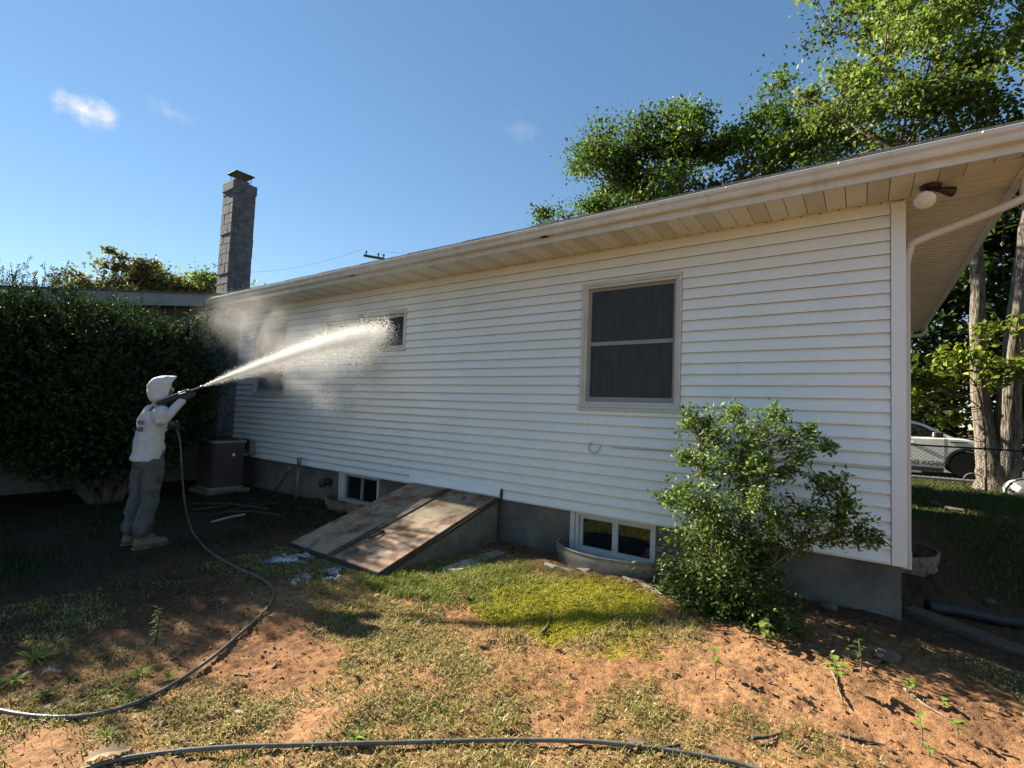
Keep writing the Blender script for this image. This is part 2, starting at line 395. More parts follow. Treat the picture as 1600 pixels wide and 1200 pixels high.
def zones(x, y):
    """moss, lush grass, thin grass, bare soil weights"""
    n1 = fbm(x, y, 4, 1.7); n2 = fbm(x+31, y+5, 4, 4.2); n3 = fbm(x+3, y+77, 4, .8)
    u = (x+2.13)*.86+(y+1.15)*-.42; v = (x+2.13)*.42+(y+1.15)*.86
    moss = sst(1.12, .72, np.sqrt((u/.66)**2+(v/.60)**2)+.9*(n2-.5)+.5*(n1-.5))
    lush = sst(1.15, .6, np.sqrt(((x+3.45)/.55)**2+((y+1.72)/.26)**2)+.8*(n1-.5))
    lush = np.maximum(lush, .5*sst(1.1, .5, np.sqrt(((x+2.9)/.75)**2+((y+1.2)/.5)**2)+.9*(n2-.5)))
    bare = sst(1.1, .75, np.sqrt(((x+.30)/1.15)**2+((y+1.05)/.82)**2)+1.0*(n1-.5))
    bare = np.maximum(bare, sst(1.1, .7, np.sqrt(((x+3.35)/.62)**2+((y+3.05)/.36)**2)+1.0*(n1-.5)))
    bare = np.maximum(bare, .85*sst(1.1, .7, np.sqrt(((x+4.35)/1.3)**2+((y+3.0)/.55)**2)+.8*(n1-.5)))
    bare = np.maximum(bare, sst(-.42, -.25, y)*sst(.2, -.2, x))           # strip along the foundation
    thin = (1-bare)*sst(.345, .63, n1*.5+n2*.5+.02)
    side = sst(.3, 1.2, x)*sst(.9, 1.8, y)+sst(5.5, 7, y)                  # side lawn
    side = np.clip(side, 0, 1)
    shade = sst(-5.0, -6.2, x+.5*(n1-.5))                                   # shaded left ground: soil painted darker, sparse ground cover
    return moss, lush, thin, bare, side, shade, n1, n2, n3
def ground_z(x, y, fine=True):
    x = np.asarray(x, float); y = np.asarray(y, float)
    z = base_z(x, y)
    if fine:
        near = np.exp(-np.maximum(0, np.hypot(x+2, y+2)-4)/3)
        z = z + near*(.050*(fbm(x, y, 3, 2.6)-.5)+.034*(fbm(x+9, y+4, 4, 9)-.5)+.024*(np.abs(fbm(x+2, y+8, 3, 34)-.5)*-2+.4))
    z = np.where(in_well(x, y), np.minimum(z, -.66), z)
    return z
def gz(x, y): return float(ground_z(np.array([x]), np.array([y]))[0])

def axis(lo, hi, d, far):
    a = list(np.arange(lo, hi, d)); s = d; p = lo
    left = []
    while p > far[0]: s *= 1.13; p -= s; left.append(p)
    s = d; p = a[-1]; right = []
    while p < far[1]: s *= 1.13; p += s; right.append(p)
    return np.array(left[::-1]+a+right)
gx = axis(-5.2, 1.3, .016, (-300, 300)); gy = axis(-4.4, .25, .016, (-300, 400))
GX, GY = np.meshgrid(gx, gy, indexing='ij')
GZ = ground_z(GX, GY)
moss, lush, thin, bare, side, shade, n1, n2, n3 = zones(GX, GY)
def mixc(a, b, t): return a*(1-t[..., None])+np.array(b)*t[..., None]
colr = np.ones(GX.shape+(3,))*np.array((.30,.155,.074))
colr = mixc(colr, (.38,.21,.105), sst(.35,.7,n3))
colr = mixc(colr, (.18,.095,.052), sst(.52,.72,n2)*.75)
colr = mixc(colr, (.24,.15,.066), np.clip(thin*1.0, 0, 1)*.8)
colr = mixc(colr, (.115,.12,.03), lush*.8)
colr = mixc(colr, (.26,.25,.016), moss*.95)
colr = mixc(colr, (.022,.020,.015), shade*.92)  # shade at the left put into the soil colour
colr = mixc(colr, (.045,.033,.022), sst(-3.9,-4.6,GX+.5*(n1-.5))*.8)  # same painted shade carried further out into the yard
colr = mixc(colr, (.045,.055,.018), side*.9)
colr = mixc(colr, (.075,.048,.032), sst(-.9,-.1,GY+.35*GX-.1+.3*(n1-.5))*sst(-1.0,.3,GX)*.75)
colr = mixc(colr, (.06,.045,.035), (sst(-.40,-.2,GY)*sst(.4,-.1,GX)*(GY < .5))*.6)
ni, nj = GX.shape
idx = np.arange(ni*nj).reshape(ni, nj)
quads = np.stack([idx[:-1,:-1], idx[1:,:-1], idx[1:,1:], idx[:-1,1:]], -1).reshape(-1, 4)
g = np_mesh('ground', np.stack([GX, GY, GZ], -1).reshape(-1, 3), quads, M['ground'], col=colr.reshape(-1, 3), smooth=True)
tag(g, 'reddish bare soil yard with thin grass and moss', 'ground', kind='structure')
rd = MB(); rd.add([(-60,13.9,-.44),(60,13.9,-.44),(60,19.6,-.42),(-60,19.6,-.42),(-60,13.9,-.9),(60,13.9,-.9),(60,19.6,-.9),(-60,19.6,-.9)],
   [(0,1,2,3),(0,4,5,1),(1,5,6,2),(2,6,7,3),(3,7,4,0)])
tag(rd.build('road', M['asphalt']), 'grey asphalt street beyond the fence', 'road', kind='structure')

# ------------------------------------------------------------------ the house
ZS = 2.75                       # soffit height, measured from the lower edge of the siding
house = thing('house', 'long single storey white house with clapboard siding and cream soffit', 'house', (-5, 3, -.5))
XL, YB = -10.75, 6.3
def front(u, z, o): return (u, -o, z)        # front wall: u = x, o = outward
def sidew(u, z, o): return (o-.03, u, z)         # right side wall: u = y
def leftw(u, z, o): return (-10.75+o, u, z)  # wing wall, facing +x

def cut_rects(u0, u1, z0, z1, holes):
    """rectangles that tile u0..u1 x z0..z1 without the holes"""
    us = sorted({u0, u1, *[h[0] for h in holes if u0 < h[0] < u1], *[h[1] for h in holes if u0 < h[1] < u1]})
    out = []
    for a, b in zip(us[:-1], us[1:]):
        hs = sorted((h[2], h[3]) for h in holes if h[0] < (a+b)/2 < h[1]); z = z0
        for h0, h1 in hs:
            if h1 <= z0 or h0 >= z1: continue
            if h0 > z: out.append((a, b, z, min(h0, z1)))
            z = max(z, h1)
        if z < z1: out.append((a, b, z, z1))
    return out
def wall_core(name, mp, u0, u1, z0, z1, o0, o1, holes, mt):
    b = MB()
    for a, c, p, q in cut_rects(u0, u1, z0, z1, holes):
        b.prism([mp(a,p,o0), mp(c,p,o0), mp(c,q,o0), mp(a,q,o0)], [mp(a,p,o1), mp(c,p,o1), mp(c,q,o1), mp(a,q,o1)])
    return b.build(name, mt, house)

W_MAIN = (-2.72, -1.665, 1.09, 2.41)
W_SLIDE = (-7.49, -5.455, 1.80, 2.385)
W_FAR = (-9.52, -8.46, 1.13, 2.405)
HOLES = [W_MAIN, W_SLIDE, W_FAR]
B1 = (-2.74, -1.88, -.43, -.012); B2 = (-6.74, -5.90, -.45, -.012); B3 = (2.05, 2.87, -.43, -.012)
wall_core('wall', front, XL, -.03, 0, ZS, -.15, -.002, HOLES, M['lap_shade'])  # core coloured as shade, seen as dark lines through the seams
wall_core('wall', sidew, .151, YB, 0, ZS, -.15, -.002, [], M['trim'])
box('wall', M['trim'], house, XL, -.0, YB, YB+.15, 0, ZS)
box('wall', M['trim'], house, XL-.15, XL, 0, YB, 0, ZS+.2)
wall_core('foundation_wall', front, XL, -.03, -1.0, -.001, -.25, -.03, [B1, B2], M['concrete'])
wall_core('foundation_wall', sidew, .251, YB, -1.0, -.001, -.25, -.03, [B3], M['concrete'])
box('ceiling', M['trim'], house, XL, -.2, .2, YB, ZS-.02, ZS-.004)
box('floor', M['wood_old'], house, XL, -.3, .3, YB, -.06, -.002)

# siding: one board per course, cut round the windows and where two lengths meet
NC = 27; EXPO = ZS/NC
def board(mp, u0, u1, zc, z0, z1, parent, mt):
    """course starting at zc; the piece between z0 and z1"""
    fo = lambda z: .002+.026*(1-(z-zc)/EXPO)
    zr = []
    for z in (z0, z0+.008, z0+EXPO*.42, z1): 
        if not zr or z > zr[-1]+1e-4: zr.append(min(z, z1))
    prof = [(.0, z0)]+[(fo(z)-(.003 if i == 0 and z0 == zc else 0), z) for i, z in enumerate(zr)]+[(.0, z1)]
    b = MB(); b.prism([mp(u0, z, o) for o, z in prof], [mp(u1, z, o) for o, z in prof])
    o = b.build('siding_board', mt, parent, fixn=False)
    if len(o.data.polygons) > 3: o.data.materials.append(M['lap_shade']); o.data.polygons[2].material_index = 1  # underside coloured dark for the lap shadow line
    return o
rs = random.Random(5)
for k in range(NC):
    zc = k*EXPO; z1 = min(zc+EXPO+.0005, ZS-.002)
    seams = []
    if k//2 % 2 == 0: seams = [-2.62 + .0*k if k in (8, 9) else -3.8-.55*((k*7) % 5), -7.6+.3*((k*3) % 4)]
    else: seams = [-4.6+.35*((k*5) % 3), -8.1+.2*(k % 3)]
    us = [XL+.56]+sorted(seams)+[-.092]
    for a, b_ in zip(us[:-1], us[1:]):
        for r in cut_rects(a+.0015, b_-.0015, zc, z1, [(h[0]-.004, h[1]+.004, h[2]-.004, h[3]+.004) for h in HOLES]):
            if r[3]-r[2] > .012 and r[1]-r[0] > .01: board(front, r[0], r[1], zc, r[2], r[3], house, M['siding'])
    board(sidew, .092, YB, zc, zc, z1, house, M['siding'])
# corner post: two flanges
cpo = [(-.09,-.030),(.0,-.030),(.0,.085),(-.029,.085),(-.029,-.0015),(-.09,-.0015)]
MB().prism([(x,y,-.012) for x,y in cpo], [(x,y,ZS-.003) for x,y in cpo]).build('corner_post', M['trim'], house, bevel=.004)
box('corner_post', M['trim'], house, XL+.51, XL+.558, -.024, -.002, 0, ZS-.003)
box('starter_strip', M['trim'], house, XL+.56, -.092, -.012, -.001, -.014, -.001)

def frame_rect(b, mp, u0, u1, z0, z1, w, o0, o1, wb=None):
    wb = w if wb is None else wb
    for a, c, p, q in ((u0, u1, z1-w, z1), (u0, u1, z0, z0+wb), (u0, u0+w, z0+wb, z1-w), (u1-w, u1, z0+wb, z1-w)):
        b.prism([mp(a,p,o0), mp(c,p,o0), mp(c,q,o0), mp(a,q,o0)], [mp(a,p,o1), mp(c,p,o1), mp(c,q,o1), mp(a,q,o1)])
    return b
def slab(mp, u0, u1, z0, z1, o0, o1):
    return MB().prism([mp(u0,z0,o0), mp(u1,z0,o0), mp(u1,z1,o0), mp(u0,z1,o0)], [mp(u0,z0,o1), mp(u1,z0,o1), mp(u1,z1,o1), mp(u0,z1,o1)])

def hung_window(h, mp, label):
    u0, u1, z0, z1 = h
    w = frame_rect(MB(), mp, u0, u1, z0, z1, .034, -.06, .030).build('window', M['vinyl_beige'], house, bevel=.004); w['label'] = label
    frame_rect(MB(), mp, u0+.0345, u1-.0345, z0+.0345, z1-.0345, .026, -.06, .018).build('frame', M['vinyl_beige'], w, bevel=.003)
    a, c, p, q = u0+.061, u1-.061, z0+.061, z1-.061; mid = (p+q)/2+.01
    frame_rect(MB(), mp, a, c, p, q, .030, -.05, -.020, wb=.05).build('sash', M['sash'], w)
    slab(mp, a+.0305, c-.0305, mid-.02, mid+.02, -.05, -.018).build('meeting_rail', M['sash'], w)
    slab(mp, a+.031, c-.031, mid+.0205, q-.031, -.036, -.034).build('screen', M['screen'], w)
    slab(mp, a+.031, c-.031, p+.051, mid-.0205, -.036, -.034).build('screen', M['screen'], w)
    slab(mp, a+.031, c-.031, p+.051, q-.031, -.066, -.062).build('pane', M['glass'], w)
    slab(mp, u0-.012, u1+.012, z0-.028, z0-.001, -.0, .042).build('sill', M['vinyl_beige'], w, bevel=.004)
def slide_window(h, mp, label, mull, sashm, tr, sm, base=False):
    u0, u1, z0, z1 = h
    w = frame_rect(MB(), mp, u0, u1, z0, z1, tr, -.10, .028 if not base else -.012).build('window', sm, house, bevel=.003); w['label'] = label
    a, c, p, q = u0+tr+.001, u1-tr-.001, z0+tr+.001, z1-tr-.001; mid = (a+c)/2
    rec = -.03 if not base else -.055
    for j, (s, e) in enumerate(((a, mid-.001), (mid+.001, c))):
        frame_rect(MB(), mp, s, e, p, q, mull, rec-.03, rec).build('sash', sashm, w)
        slab(mp, s+mull+.001, e-mull-.001, p+mull+.001, q-mull-.001, rec-.020, rec-.016).build('pane', M['glass'] if base else M['screen'], w)
hung_window(W_MAIN, front, 'large double hung window with dark screens behind the holly bush')
hung_window(W_FAR, front, 'double hung window half hidden by spray near the chimney')
slide_window(W_SLIDE, front, 'wide high sliding window that the water jet hits', .035, M['vinyl_beige'], .05, M['vinyl_beige'])
slide_window(B1, front, 'white basement window in the well beside the bush', .03, M['sash_white'], .035, M['sash_white'], True)
slide_window(B2, front, 'basement window left of the cellar door', .022, M['sash'], .035, M['vinyl_beige'], True)
slide_window(B3, sidew, 'basement window on the side wall', .03, M['sash_white'], .04, M['sash_white'], True)
# jamb boards of the basement openings
for h in (B1, B2):
    box('window_jamb', M['vinyl_beige'], house, h[0]-.05, h[0]-.001, -.012, .028, h[2], -.016)

# soffit panels
OV = .50; OVX = .585; SW = .1333
k = 0; x = XL-.02
while x < OVX:
    x1 = min(x+SW, OVX); a, c = x+.0025, x1-.0025
    if c > 0:                                       # mitre at the corner: from the wall corner to the eave corner
        ya, yc = -max(a, 0)*OV/OVX, -min(max(c, 0)*OV/OVX, OV-.002)
    else: ya = yc = -.0
    if not (XL+.16 < (a+c)/2 < XL+.55):             # the chimney comes through here
        if ya > -OV+.01:
            lo = [(a,-OV,ZS),(c,-OV,ZS),(c,yc-.003,ZS),(a,ya-.003,ZS)]
            MB().prism(lo, [(p[0],p[1],ZS+.012) for p in lo]).build('soffit_panel', M['soffit_vent'] if k % 3 == 1 else M['soffit'], house)
    x = x1; k += 1
y = -OV; k = 0
while y < YB+.45:
    y1 = min(y+.105, YB+.45); a, c = y+.002, y1-.002
    xa, xc = (max(-a*OVX/OV, -.028)+.003, max(-c*OVX/OV, -.028)+.003)
    hi = [(xa,a,ZS),(OVX,a,ZS),(OVX,c,ZS+.0),(xc,c,ZS)]
    # each strip has a small step like a lap
    hi2 = [(p[0],p[1],ZS+.014) for p in hi]
    hi = [hi[0], hi[1], (hi[2][0],hi[2][1],ZS+.008), (hi[3][0],hi[3][1],ZS+.008)]
    if OVX-xa > .01: MB().prism(hi, hi2).build('soffit_panel', M['soffit'], house)
    y = y1; k += 1
MB().bar((0.0,-.0,ZS-.002), (OVX,-OV,ZS-.002), .03, .006).build('mitre_strip', M['soffit'], house)
box('channel_trim', M['soffit'], house, XL+.56, 0, -.030, -.003, ZS-.014, ZS-.001)
nail = MB().ball((0,0,0), .006, 6, 4)
nail_o = None
for i in range(30):
    xx = .0-.1333*i*1.0-.02
    if nail_o is None:
        nail_o = nail.build('nail', M['dark_dot'], None); nail_o.parent = house
    else:
        q = nail_o.copy(); COL.objects.link(q); q.parent = house; nail_q = q
    (nail_o if i == 0 else q).location = tuple(np.array((xx, -.034, ZS-.008))-OFF[house])
# deck above the soffit so no light leaks, fascia, gutter, roof
MB().box(XL-.02, OVX-.001, -OV+.001, -.0, ZS+.02, ZS+.05).build('eave_deck', M['wood_old'], house)
MB().box(-.02, OVX-.001, .001, YB+.45, ZS+.02, ZS+.05).build('eave_deck', M['wood_old'], house)
fa = [(XL-.02,-OV-.001),(OVX+.001,-OV-.001),(OVX+.001,YB+.45),(OVX+.021,YB+.45),(OVX+.021,-OV-.021),(XL-.02,-OV-.021)]
MB().prism([(p[0],p[1],ZS-.012) for p in fa], [(p[0],p[1],ZS+.140) for p in fa]).build('fascia', M['gutter'], house)
gp = [(.0225,.20),(.0225,.082),(.088,.082),(.098,.10),(.105,.135),(.128,.155),(.132,.19),(.124,.196),(.120,.196),(.124,.188),(.118,.16),(.095,.14),(.088,.105),(.083,.088),(.028,.088),(.028,.20)]
gp = [(.0225+(o-.0225)*.85, .045+(z-.082)*.78) for o, z in gp]
MB().prism([(XL+.42, -OV-o, ZS+z) for o, z in gp], [(OVX+o, -OV-o, ZS+z) for o, z in gp]).build('gutter', M['gutter'], house)
MB().prism([(OVX+o, -OV-o, ZS+z) for o, z in gp], [(OVX+o, YB+.45, ZS+z) for o, z in gp]).build('gutter', M['gutter'], house)
MB().prism([(XL+.415, -OV-o, ZS+z) for o, z in gp[1:7]+[(.0225,.137)]], [(XL+.42, -OV-o, ZS+z) for o, z in gp[1:7]+[(.0225,.137)]]).build('gutter_cap', M['gutter'], house)
for xx in (-2.9, -6.0, -9.1):
    MB().prism([(xx-.045, -OV-o*1.012-.001, ZS+z) for o, z in gp[1:7]+[(.0225,.134)]], [(xx+.045, -OV-o*1.012-.001, ZS+z) for o, z in gp[1:7]+[(.0225,.134)]]).build('gutter_joint', M['gutter'], house)
for i in range(15):
    xx = .35-.75*i
    MB().lathe((xx, -OV-.116, ZS+.122), [(.005,-.010),(.009,-.004),(.009,.004)], 8, 'y').build('gutter_spike', M['gutter'], house)
SL = .32; ze = ZS+.146; e = .06; rx0, rx1, ry0, ry1 = XL-.05, OVX+e, -OV-e, YB+.45+e
half = (ry1-ry0)/2; zr = ze+half*SL; ym = (ry0+ry1)/2
rv = [(rx0,ry0,ze),(rx1,ry0,ze),(rx1,ry1,ze),(rx0,ry1,ze),(rx0,ym,zr),(rx1-half,ym,zr)]
rf = [(0,1,5,4),(1,2,5),(2,3,4,5),(3,0,4)]
rv2 = [(p[0],p[1],p[2]+.018) for p in rv]
rb = MB(); rb.add(rv, [f[::-1] for f in rf]); rb.add(rv2, rf); rb.f += [(0,1,7,6),(1,2,8,7),(2,3,9,8),(3,0,6,9)]
roof = rb.build('roof', M['shingle'], house)
for i in range(36):                                 # starter tabs seen along the gutter line
    xx = rx1-.02-i*.306
    MB().prism([(xx-.300,ry0-.022,ze+.003),(xx,ry0-.022,ze+.003),(xx,ry0+.12,ze+.066),(xx-.300,ry0+.12,ze+.066)],
               [(xx-.300,ry0-.022,ze+.018+.003*(i % 3)),(xx,ry0-.022,ze+.018+.003*(i % 3)),(xx,ry0+.12,ze+.082),(xx-.300,ry0+.12,ze+.082)]).build('shingle', M['shingle'], house)

# downspout at the corner
dpath = [(.660,.06,2.80),(.655,.055,2.70),(.60,.05,2.615),(.10,.10,2.455),(.035,.125,2.40),(.012,.13,2.30)]
MB().tube(smooth_path(dpath, 5), .031, 12, ey=.85).build('downspout', M['cream'], house, smooth=True)
MB().box(-.022,.034,.10,.17,.02,2.36).build('downspout', M['cream'], house, bevel=.008)
MB().box(-.025,.037,.096,.174,-.05,.09).build('downspout_shoe', M['cream'], house, bevel=.008)
box('downspout_strap', M['cream'], house, -.024,.036,.098,.172,1.42,1.45)
# second downspout at the back corner of the eave
MB().tube([(.65,6.66,2.80),(.65,6.66,2.72),(.58,6.62,2.64),(.15,6.45,2.60),(.06,6.40,2.45)], .038, 8, ey=.8).build('downspout', M['cream'], house, smooth=True)

# soffit floodlight
fl = thing('floodlight', 'dark floodlight with one round bulb fixed under the corner soffit', 'lamp', (.13,-.20,ZS-.002))
MB().lathe((.13,-.20,ZS), [(.062,-.004),(.062,-.018),(.045,-.032),(.02,-.036)], 20).build('base_plate', M['bronze'], fl, smooth=True)
MB().tube([(.13,-.20,ZS-.03),(.10,-.225,ZS-.065)], [.014,.014], 10).build('arm', M['bronze'], fl, smooth=True)
dirv = Vector((-.10,-.62,-.55)).normalized()
p0 = Vector((.105,-.222,ZS-.055))
MB().tube([p0, p0+dirv*.03, p0+dirv*.07], [.020,.026,.030], 14).build('lamp_holder', M['bronze'], fl, smooth=True)
q0 = p0+dirv*.06
MB().tube([q0, q0+dirv*.03, q0+dirv*.065, q0+dirv*.085, q0+dirv*.097, q0+dirv*.102], [.026,.042,.062,.063,.050,.014], 20).build('bulb', M['bulb'], fl, smooth=True)
p1 = Vector((.15,-.20,ZS-.03)); d1 = Vector((.75,.25,-.22)).normalized()
MB().tube([p1, p1+d1*.05, p1+d1*.09, p1+d1*.12], [.014,.022,.034,.036], 14).build('lamp_holder', M['bronze'], fl, smooth=True)

# cable and hook on the wall
cb = [(-2.33,-.024,.690),(-2.0,-.026,.695),(-1.56,-.026,.704),(-1.1,-.028,.690),(-.6,-.026,.693),(-.30,-.026,.690),(-.096,-.026,.69)]
tag(MB().tube(cb, .004, 6).build('wall_cable', surf('grey_cable', (.30,.30,.29), rough=.5), None, base=(-1.2,-.026,.69)), 'thin grey cable stapled along the white siding', 'cable')
hk = [(-2.55,-.03,.735),(-2.58,-.045,.69),(-2.575,-.05,.645),(-2.53,-.05,.62),(-2.48,-.05,.635),(-2.455,-.045,.67),(-2.45,-.03,.70)]
tag(MB().tube(hk, .005, 7).build('wire_hook', M['galv'], None, base=(-2.5,-.02,.66)), 'bent wire hook hanging on the siding under the large window', 'hook')

# ------------------------------------------------------------------ chimney
CX0, CX1, CY0, CY1 = -10.59, -10.155, -.315, .12
chim = thing('chimney', 'tall square grey block chimney with a metal cap', 'chimney', (-10.37, -.1, -.6))
box('core', M['mortar'], chim, CX0+.012, CX1-.012, CY0+.012, CY1-.012, -.8, 5.25)
course = .197; z = -.7; i = 0; rc = random.Random(11)
while z < 5.05:
    jx = rc.uniform(-.006,.006); jy = rc.uniform(-.006,.006); inset = rc.uniform(.0,.010)
    sp = CX0+(.30 if i % 2 else .14)
    for a, c_ in ((CX0+jx, sp-.004), (sp+.004, CX1+jx)):
        bb = MB().box(a, c_, CY0+jy+inset*.5, CY0+.06, z+.005, z+course-.004)
        bb.build('block', M['block'], chim, bevel=.006)
    spy = CY0+(.14 if i % 2 else .27)
    for a, c_ in ((CY0+.062, spy-.003), (spy+.003, CY1+jy)):
        MB().box(CX1-.05, CX1+jx*.4-inset*.3, a, c_, z+.005, z+course-.004).build('block', M['block'], chim, bevel=.005)
    MB().box(CX0-.001+jx, CX0+.05, CY0+.062, CY1+jy, z+.005, z+course-.004).build('block', M['block'], chim, bevel=.005)
    z += course; i += 1
cr = MB(); cr.box(CX0-.012, CX1+.012, CY0-.012, CY1+.012, 5.09, 5.28); cr.build('crown', M['block'], chim, bevel=.012)
box('flue', M['mortar'], chim, CX0+.10, CX1-.10, CY0+.10, CY1-.10, 5.285, 5.36)
for px in (CX0+.08, CX1-.08):
    for py in (CY0+.08, CY1-.08):
        box('cap_leg', M['iron'], chim, px-.005, px+.005, py-.005, py+.005, 5.282, 5.47)
for t in np.linspace(0, 1, 6)[1:-1]:
    px = CX0+.08+t*(CX1-CX0-.16)
    box('cap_wire', M['iron'], chim, px-.002, px+.002, CY0+.079, CY0+.083, 5.282, 5.47)
    py = CY0+.08+t*(CY1-CY0-.16)
    box('cap_wire', M['iron'], chim, CX1-.083, CX1-.079, py-.002, py+.002, 5.282, 5.47)
cp = MB(); x0, x1, y0, y1 = CX0+.03, CX1-.03, CY0+.03, CY1-.03
cp.add([(x0,y0,5.472),(x1,y0,5.472),(x1,y1,5.472),(x0,y1,5.472),(x0,y0,5.484),(x1,y0,5.484),(x1,y1,5.484),(x0,y1,5.484),((x0+x1)/2,(y0+y1)/2,5.52)],
       [(3,2,1,0),(0,1,5,4),(1,2,6,5),(2,3,7,6),(3,0,4,7),(4,5,8),(5,6,8),(6,7,8),(7,4,8)]); cp.build('cap', M['iron'], chim)

# ------------------------------------------------------------------ wing on the left, at right angles
wing = thing('house_wing', 'dark taupe sided wing with sloping grey fascia behind the yew', 'house', (-13, -2, -.55))
rake = lambda y: 3.02+(y+.42)*.176
YW0, YW1 = -4.9, -.32
WX = -10.75
box('wall', M['wing_siding'], wing, WX-.15, WX-.003, YW1+.001, -.003, -1., 2.95)
box('wall', M['wing_siding'], wing, WX-.15, CX0-.03, -.149, -.003, -.9, 2.74)
wc = MB(); wc.prism([(WX-.15,YW0,-1.),(WX-.15,YW1,-1.),(WX-.15,YW1,rake(YW1)-.06),(WX-.15,YW0,rake(YW0)-.06)], [(WX-.002,YW0,-1.),(WX-.002,YW1,-1.),(WX-.002,YW1,rake(YW1)-.06),(WX-.002,YW0,rake(YW0)-.06)])
wc.build('wall', M['wing_siding'], wing)
box('wall', M['wing_siding'], wing, -16.5, WX-.151, YW0, YW0+.15, -1., rake(YW0)-.1)
box('wall', M['wing_siding'], wing, -16.5, -16.35, YW0+.151, 2, -1., rake(YW0)-.1)
z = -.53; kk = 0
while z < 2.95:
    z1 = z+.115
    yb = YW1-.05
    ya = YW0
    if z1 > rake(ya)-.10: ya = (z1+.10-3.02)/.176-.42
    if ya < yb-.05:
        pr = [(.0,z),(.016,z),(.004,z1),(.0,z1)]
        MB().prism([leftw(ya,q,o) for o,q in pr], [leftw(yb,q,o) for o,q in pr]).build('siding_board', M['wing_siding'], wing)
    z = z1
box('corner_post', M['wing_siding'], wing, WX-.001, WX+.024, YW1-.049, YW1+.02, -.55, rake(YW1)-.15)
ov = .34
MB().prism([(WX+ov-.02,YW0-.4,rake(YW0-.4)-.225),(WX+ov-.02,.30,rake(.30)-.225),(WX+ov-.02,.30,rake(.30)),(WX+ov-.02,YW0-.4,rake(YW0-.4))],
           [(WX+ov,YW0-.4,rake(YW0-.4)-.225),(WX+ov,.30,rake(.30)-.225),(WX+ov,.30,rake(.30)),(WX+ov,YW0-.4,rake(YW0-.4))]).build('fascia', M['wing_fascia'], wing)
for (a, c_, n_, mt) in ((WX+.001, WX+ov-.021, 'soffit', M['wing_fascia']),):
    MB().prism([(a,YW0-.4,rake(YW0-.4)-.20),(c_,YW0-.4,rake(YW0-.4)-.20),(c_,YW1-.02,rake(YW1-.02)-.20),(a,YW1-.02,rake(YW1-.02)-.20)],
               [(a,YW0-.4,rake(YW0-.4)-.19),(c_,YW0-.4,rake(YW0-.4)-.19),(c_,YW1-.02,rake(YW1-.02)-.19),(a,YW1-.02,rake(YW1-.02)-.19)]).build(n_, mt, wing)
MB().prism([(-16.9,YW0-.43,rake(YW0-.43)+.002),(WX+ov+.03,YW0-.43,rake(YW0-.43)+.002),(WX+ov+.03,.30,rake(.30)+.002),(-16.9,.30,rake(.30)+.002)],
           [(-16.9,YW0-.43,rake(YW0-.43)+.03),(WX+ov+.03,YW0-.43,rake(YW0-.43)+.03),(WX+ov+.03,.30,rake(.30)+.03),(-16.9,.30,rake(.30)+.03)]).build('roof', M['shingle'], wing)

# ------------------------------------------------------------------ cellar bulkhead
bk = thing('cellar_door', 'rusty sloping double cellar door on a concrete bulkhead', 'cellar door', (-4.48, -.85, -.5))
bx0, bx1, byf = -5.20, -3.73, -1.68
zb, zf = .005, -.452
zt = lambda y: zb+(zf-zb)*(y/byf)
for a, c_ in ((bx0, bx0+.10), (bx1-.10, bx1)):
    pr = [(-.032,-.9),(byf,-.9),(byf,zt(byf)-.035),(-.032,zt(-.032)-.035)]
    MB().prism([(a,y,q) for y,q in pr], [(c_,y,q) for y,q in pr]).build('side_wall', M['bulk_side'], bk, bevel=.008)
box('front_curb', M['bulk_side'], bk, bx0-.02, bx1+.02, byf-.09, byf-.001, -.9, zf-.040, bevel=.012)
for a, c_ in ((bx0-.012, bx0+.05), (bx1-.05, bx1+.012)):
    pr = [(-.034,zt(0)-.034),(byf-.06,zt(byf-.06)-.034),(byf-.06,zt(byf-.06)-.004),(-.034,zt(0)-.004)]
    MB().prism([(a,y,q) for y,q in pr], [(c_,y,q) for y,q in pr]).build('steel_frame', M['door_edge'], bk, bevel=.003)
xm = (bx0+bx1)/2
def leaf_slab(a, c_, y0, y1, d0, d1):
    pr = [(y0,zt(y0)+d0),(y1,zt(y1)+d0),(y1,zt(y1)+d1),(y0,zt(y0)+d1)]
    return MB().prism([(a,y,q) for y,q in pr], [(c_,y,q) for y,q in pr])
for a, c_, lb in ((bx0+.02, xm-.006, 'darker weathered door leaf'), (xm+.006, bx1-.025, 'door leaf with orange rust bloom')):
    d = leaf_slab(a, c_, -.06, byf-.05, .0, .020).build('door_leaf', M['rust'], bk, bevel=.004); d['label'] = lb
    leaf_slab(a-.002, c_+.002, byf-.052, byf-.066, -.045, .021).build('front_lip', M['door_edge'], d)
leaf_slab(xm-.055, xm+.020, -.07, byf-.045, .021, .034).build('centre_strip', M['door_edge'], bk, bevel=.004)
hy = -1.28; hx = xm+.09
ring = [(hx+.055*math.cos(t)*.6, hy+.085*math.sin(t), zt(hy+.085*math.sin(t))+.045) for t in np.linspace(0, 2*math.pi, 19)]
MB().tube(ring, .008, 7).build('handle', M['iron'], bk, smooth=True)
leaf_slab(hx-.03, hx+.03, hy+.062, hy+.10, .021, .040).build('handle_plate', M['door_edge'], bk)
# white flashing that closes the top against the siding
fb = MB().prism([(bx0-.02,-.024,.024),(bx1+.03,-.024,.024),(bx1+.03,-.075,.030),(bx0-.02,-.075,.030)],[(bx0-.02,-.024,.105),(bx1+.03,-.024,.105),(bx1+.03,-.034,.105),(bx0-.02,-.034,.105)])
fb.build('flashing', M['siding'], bk)
MB().bar((bx1+.042,-.035,-.02),(bx1+.042,-.035,.11),.02,.02).build('flashing_end', M['dark_dot'], bk)

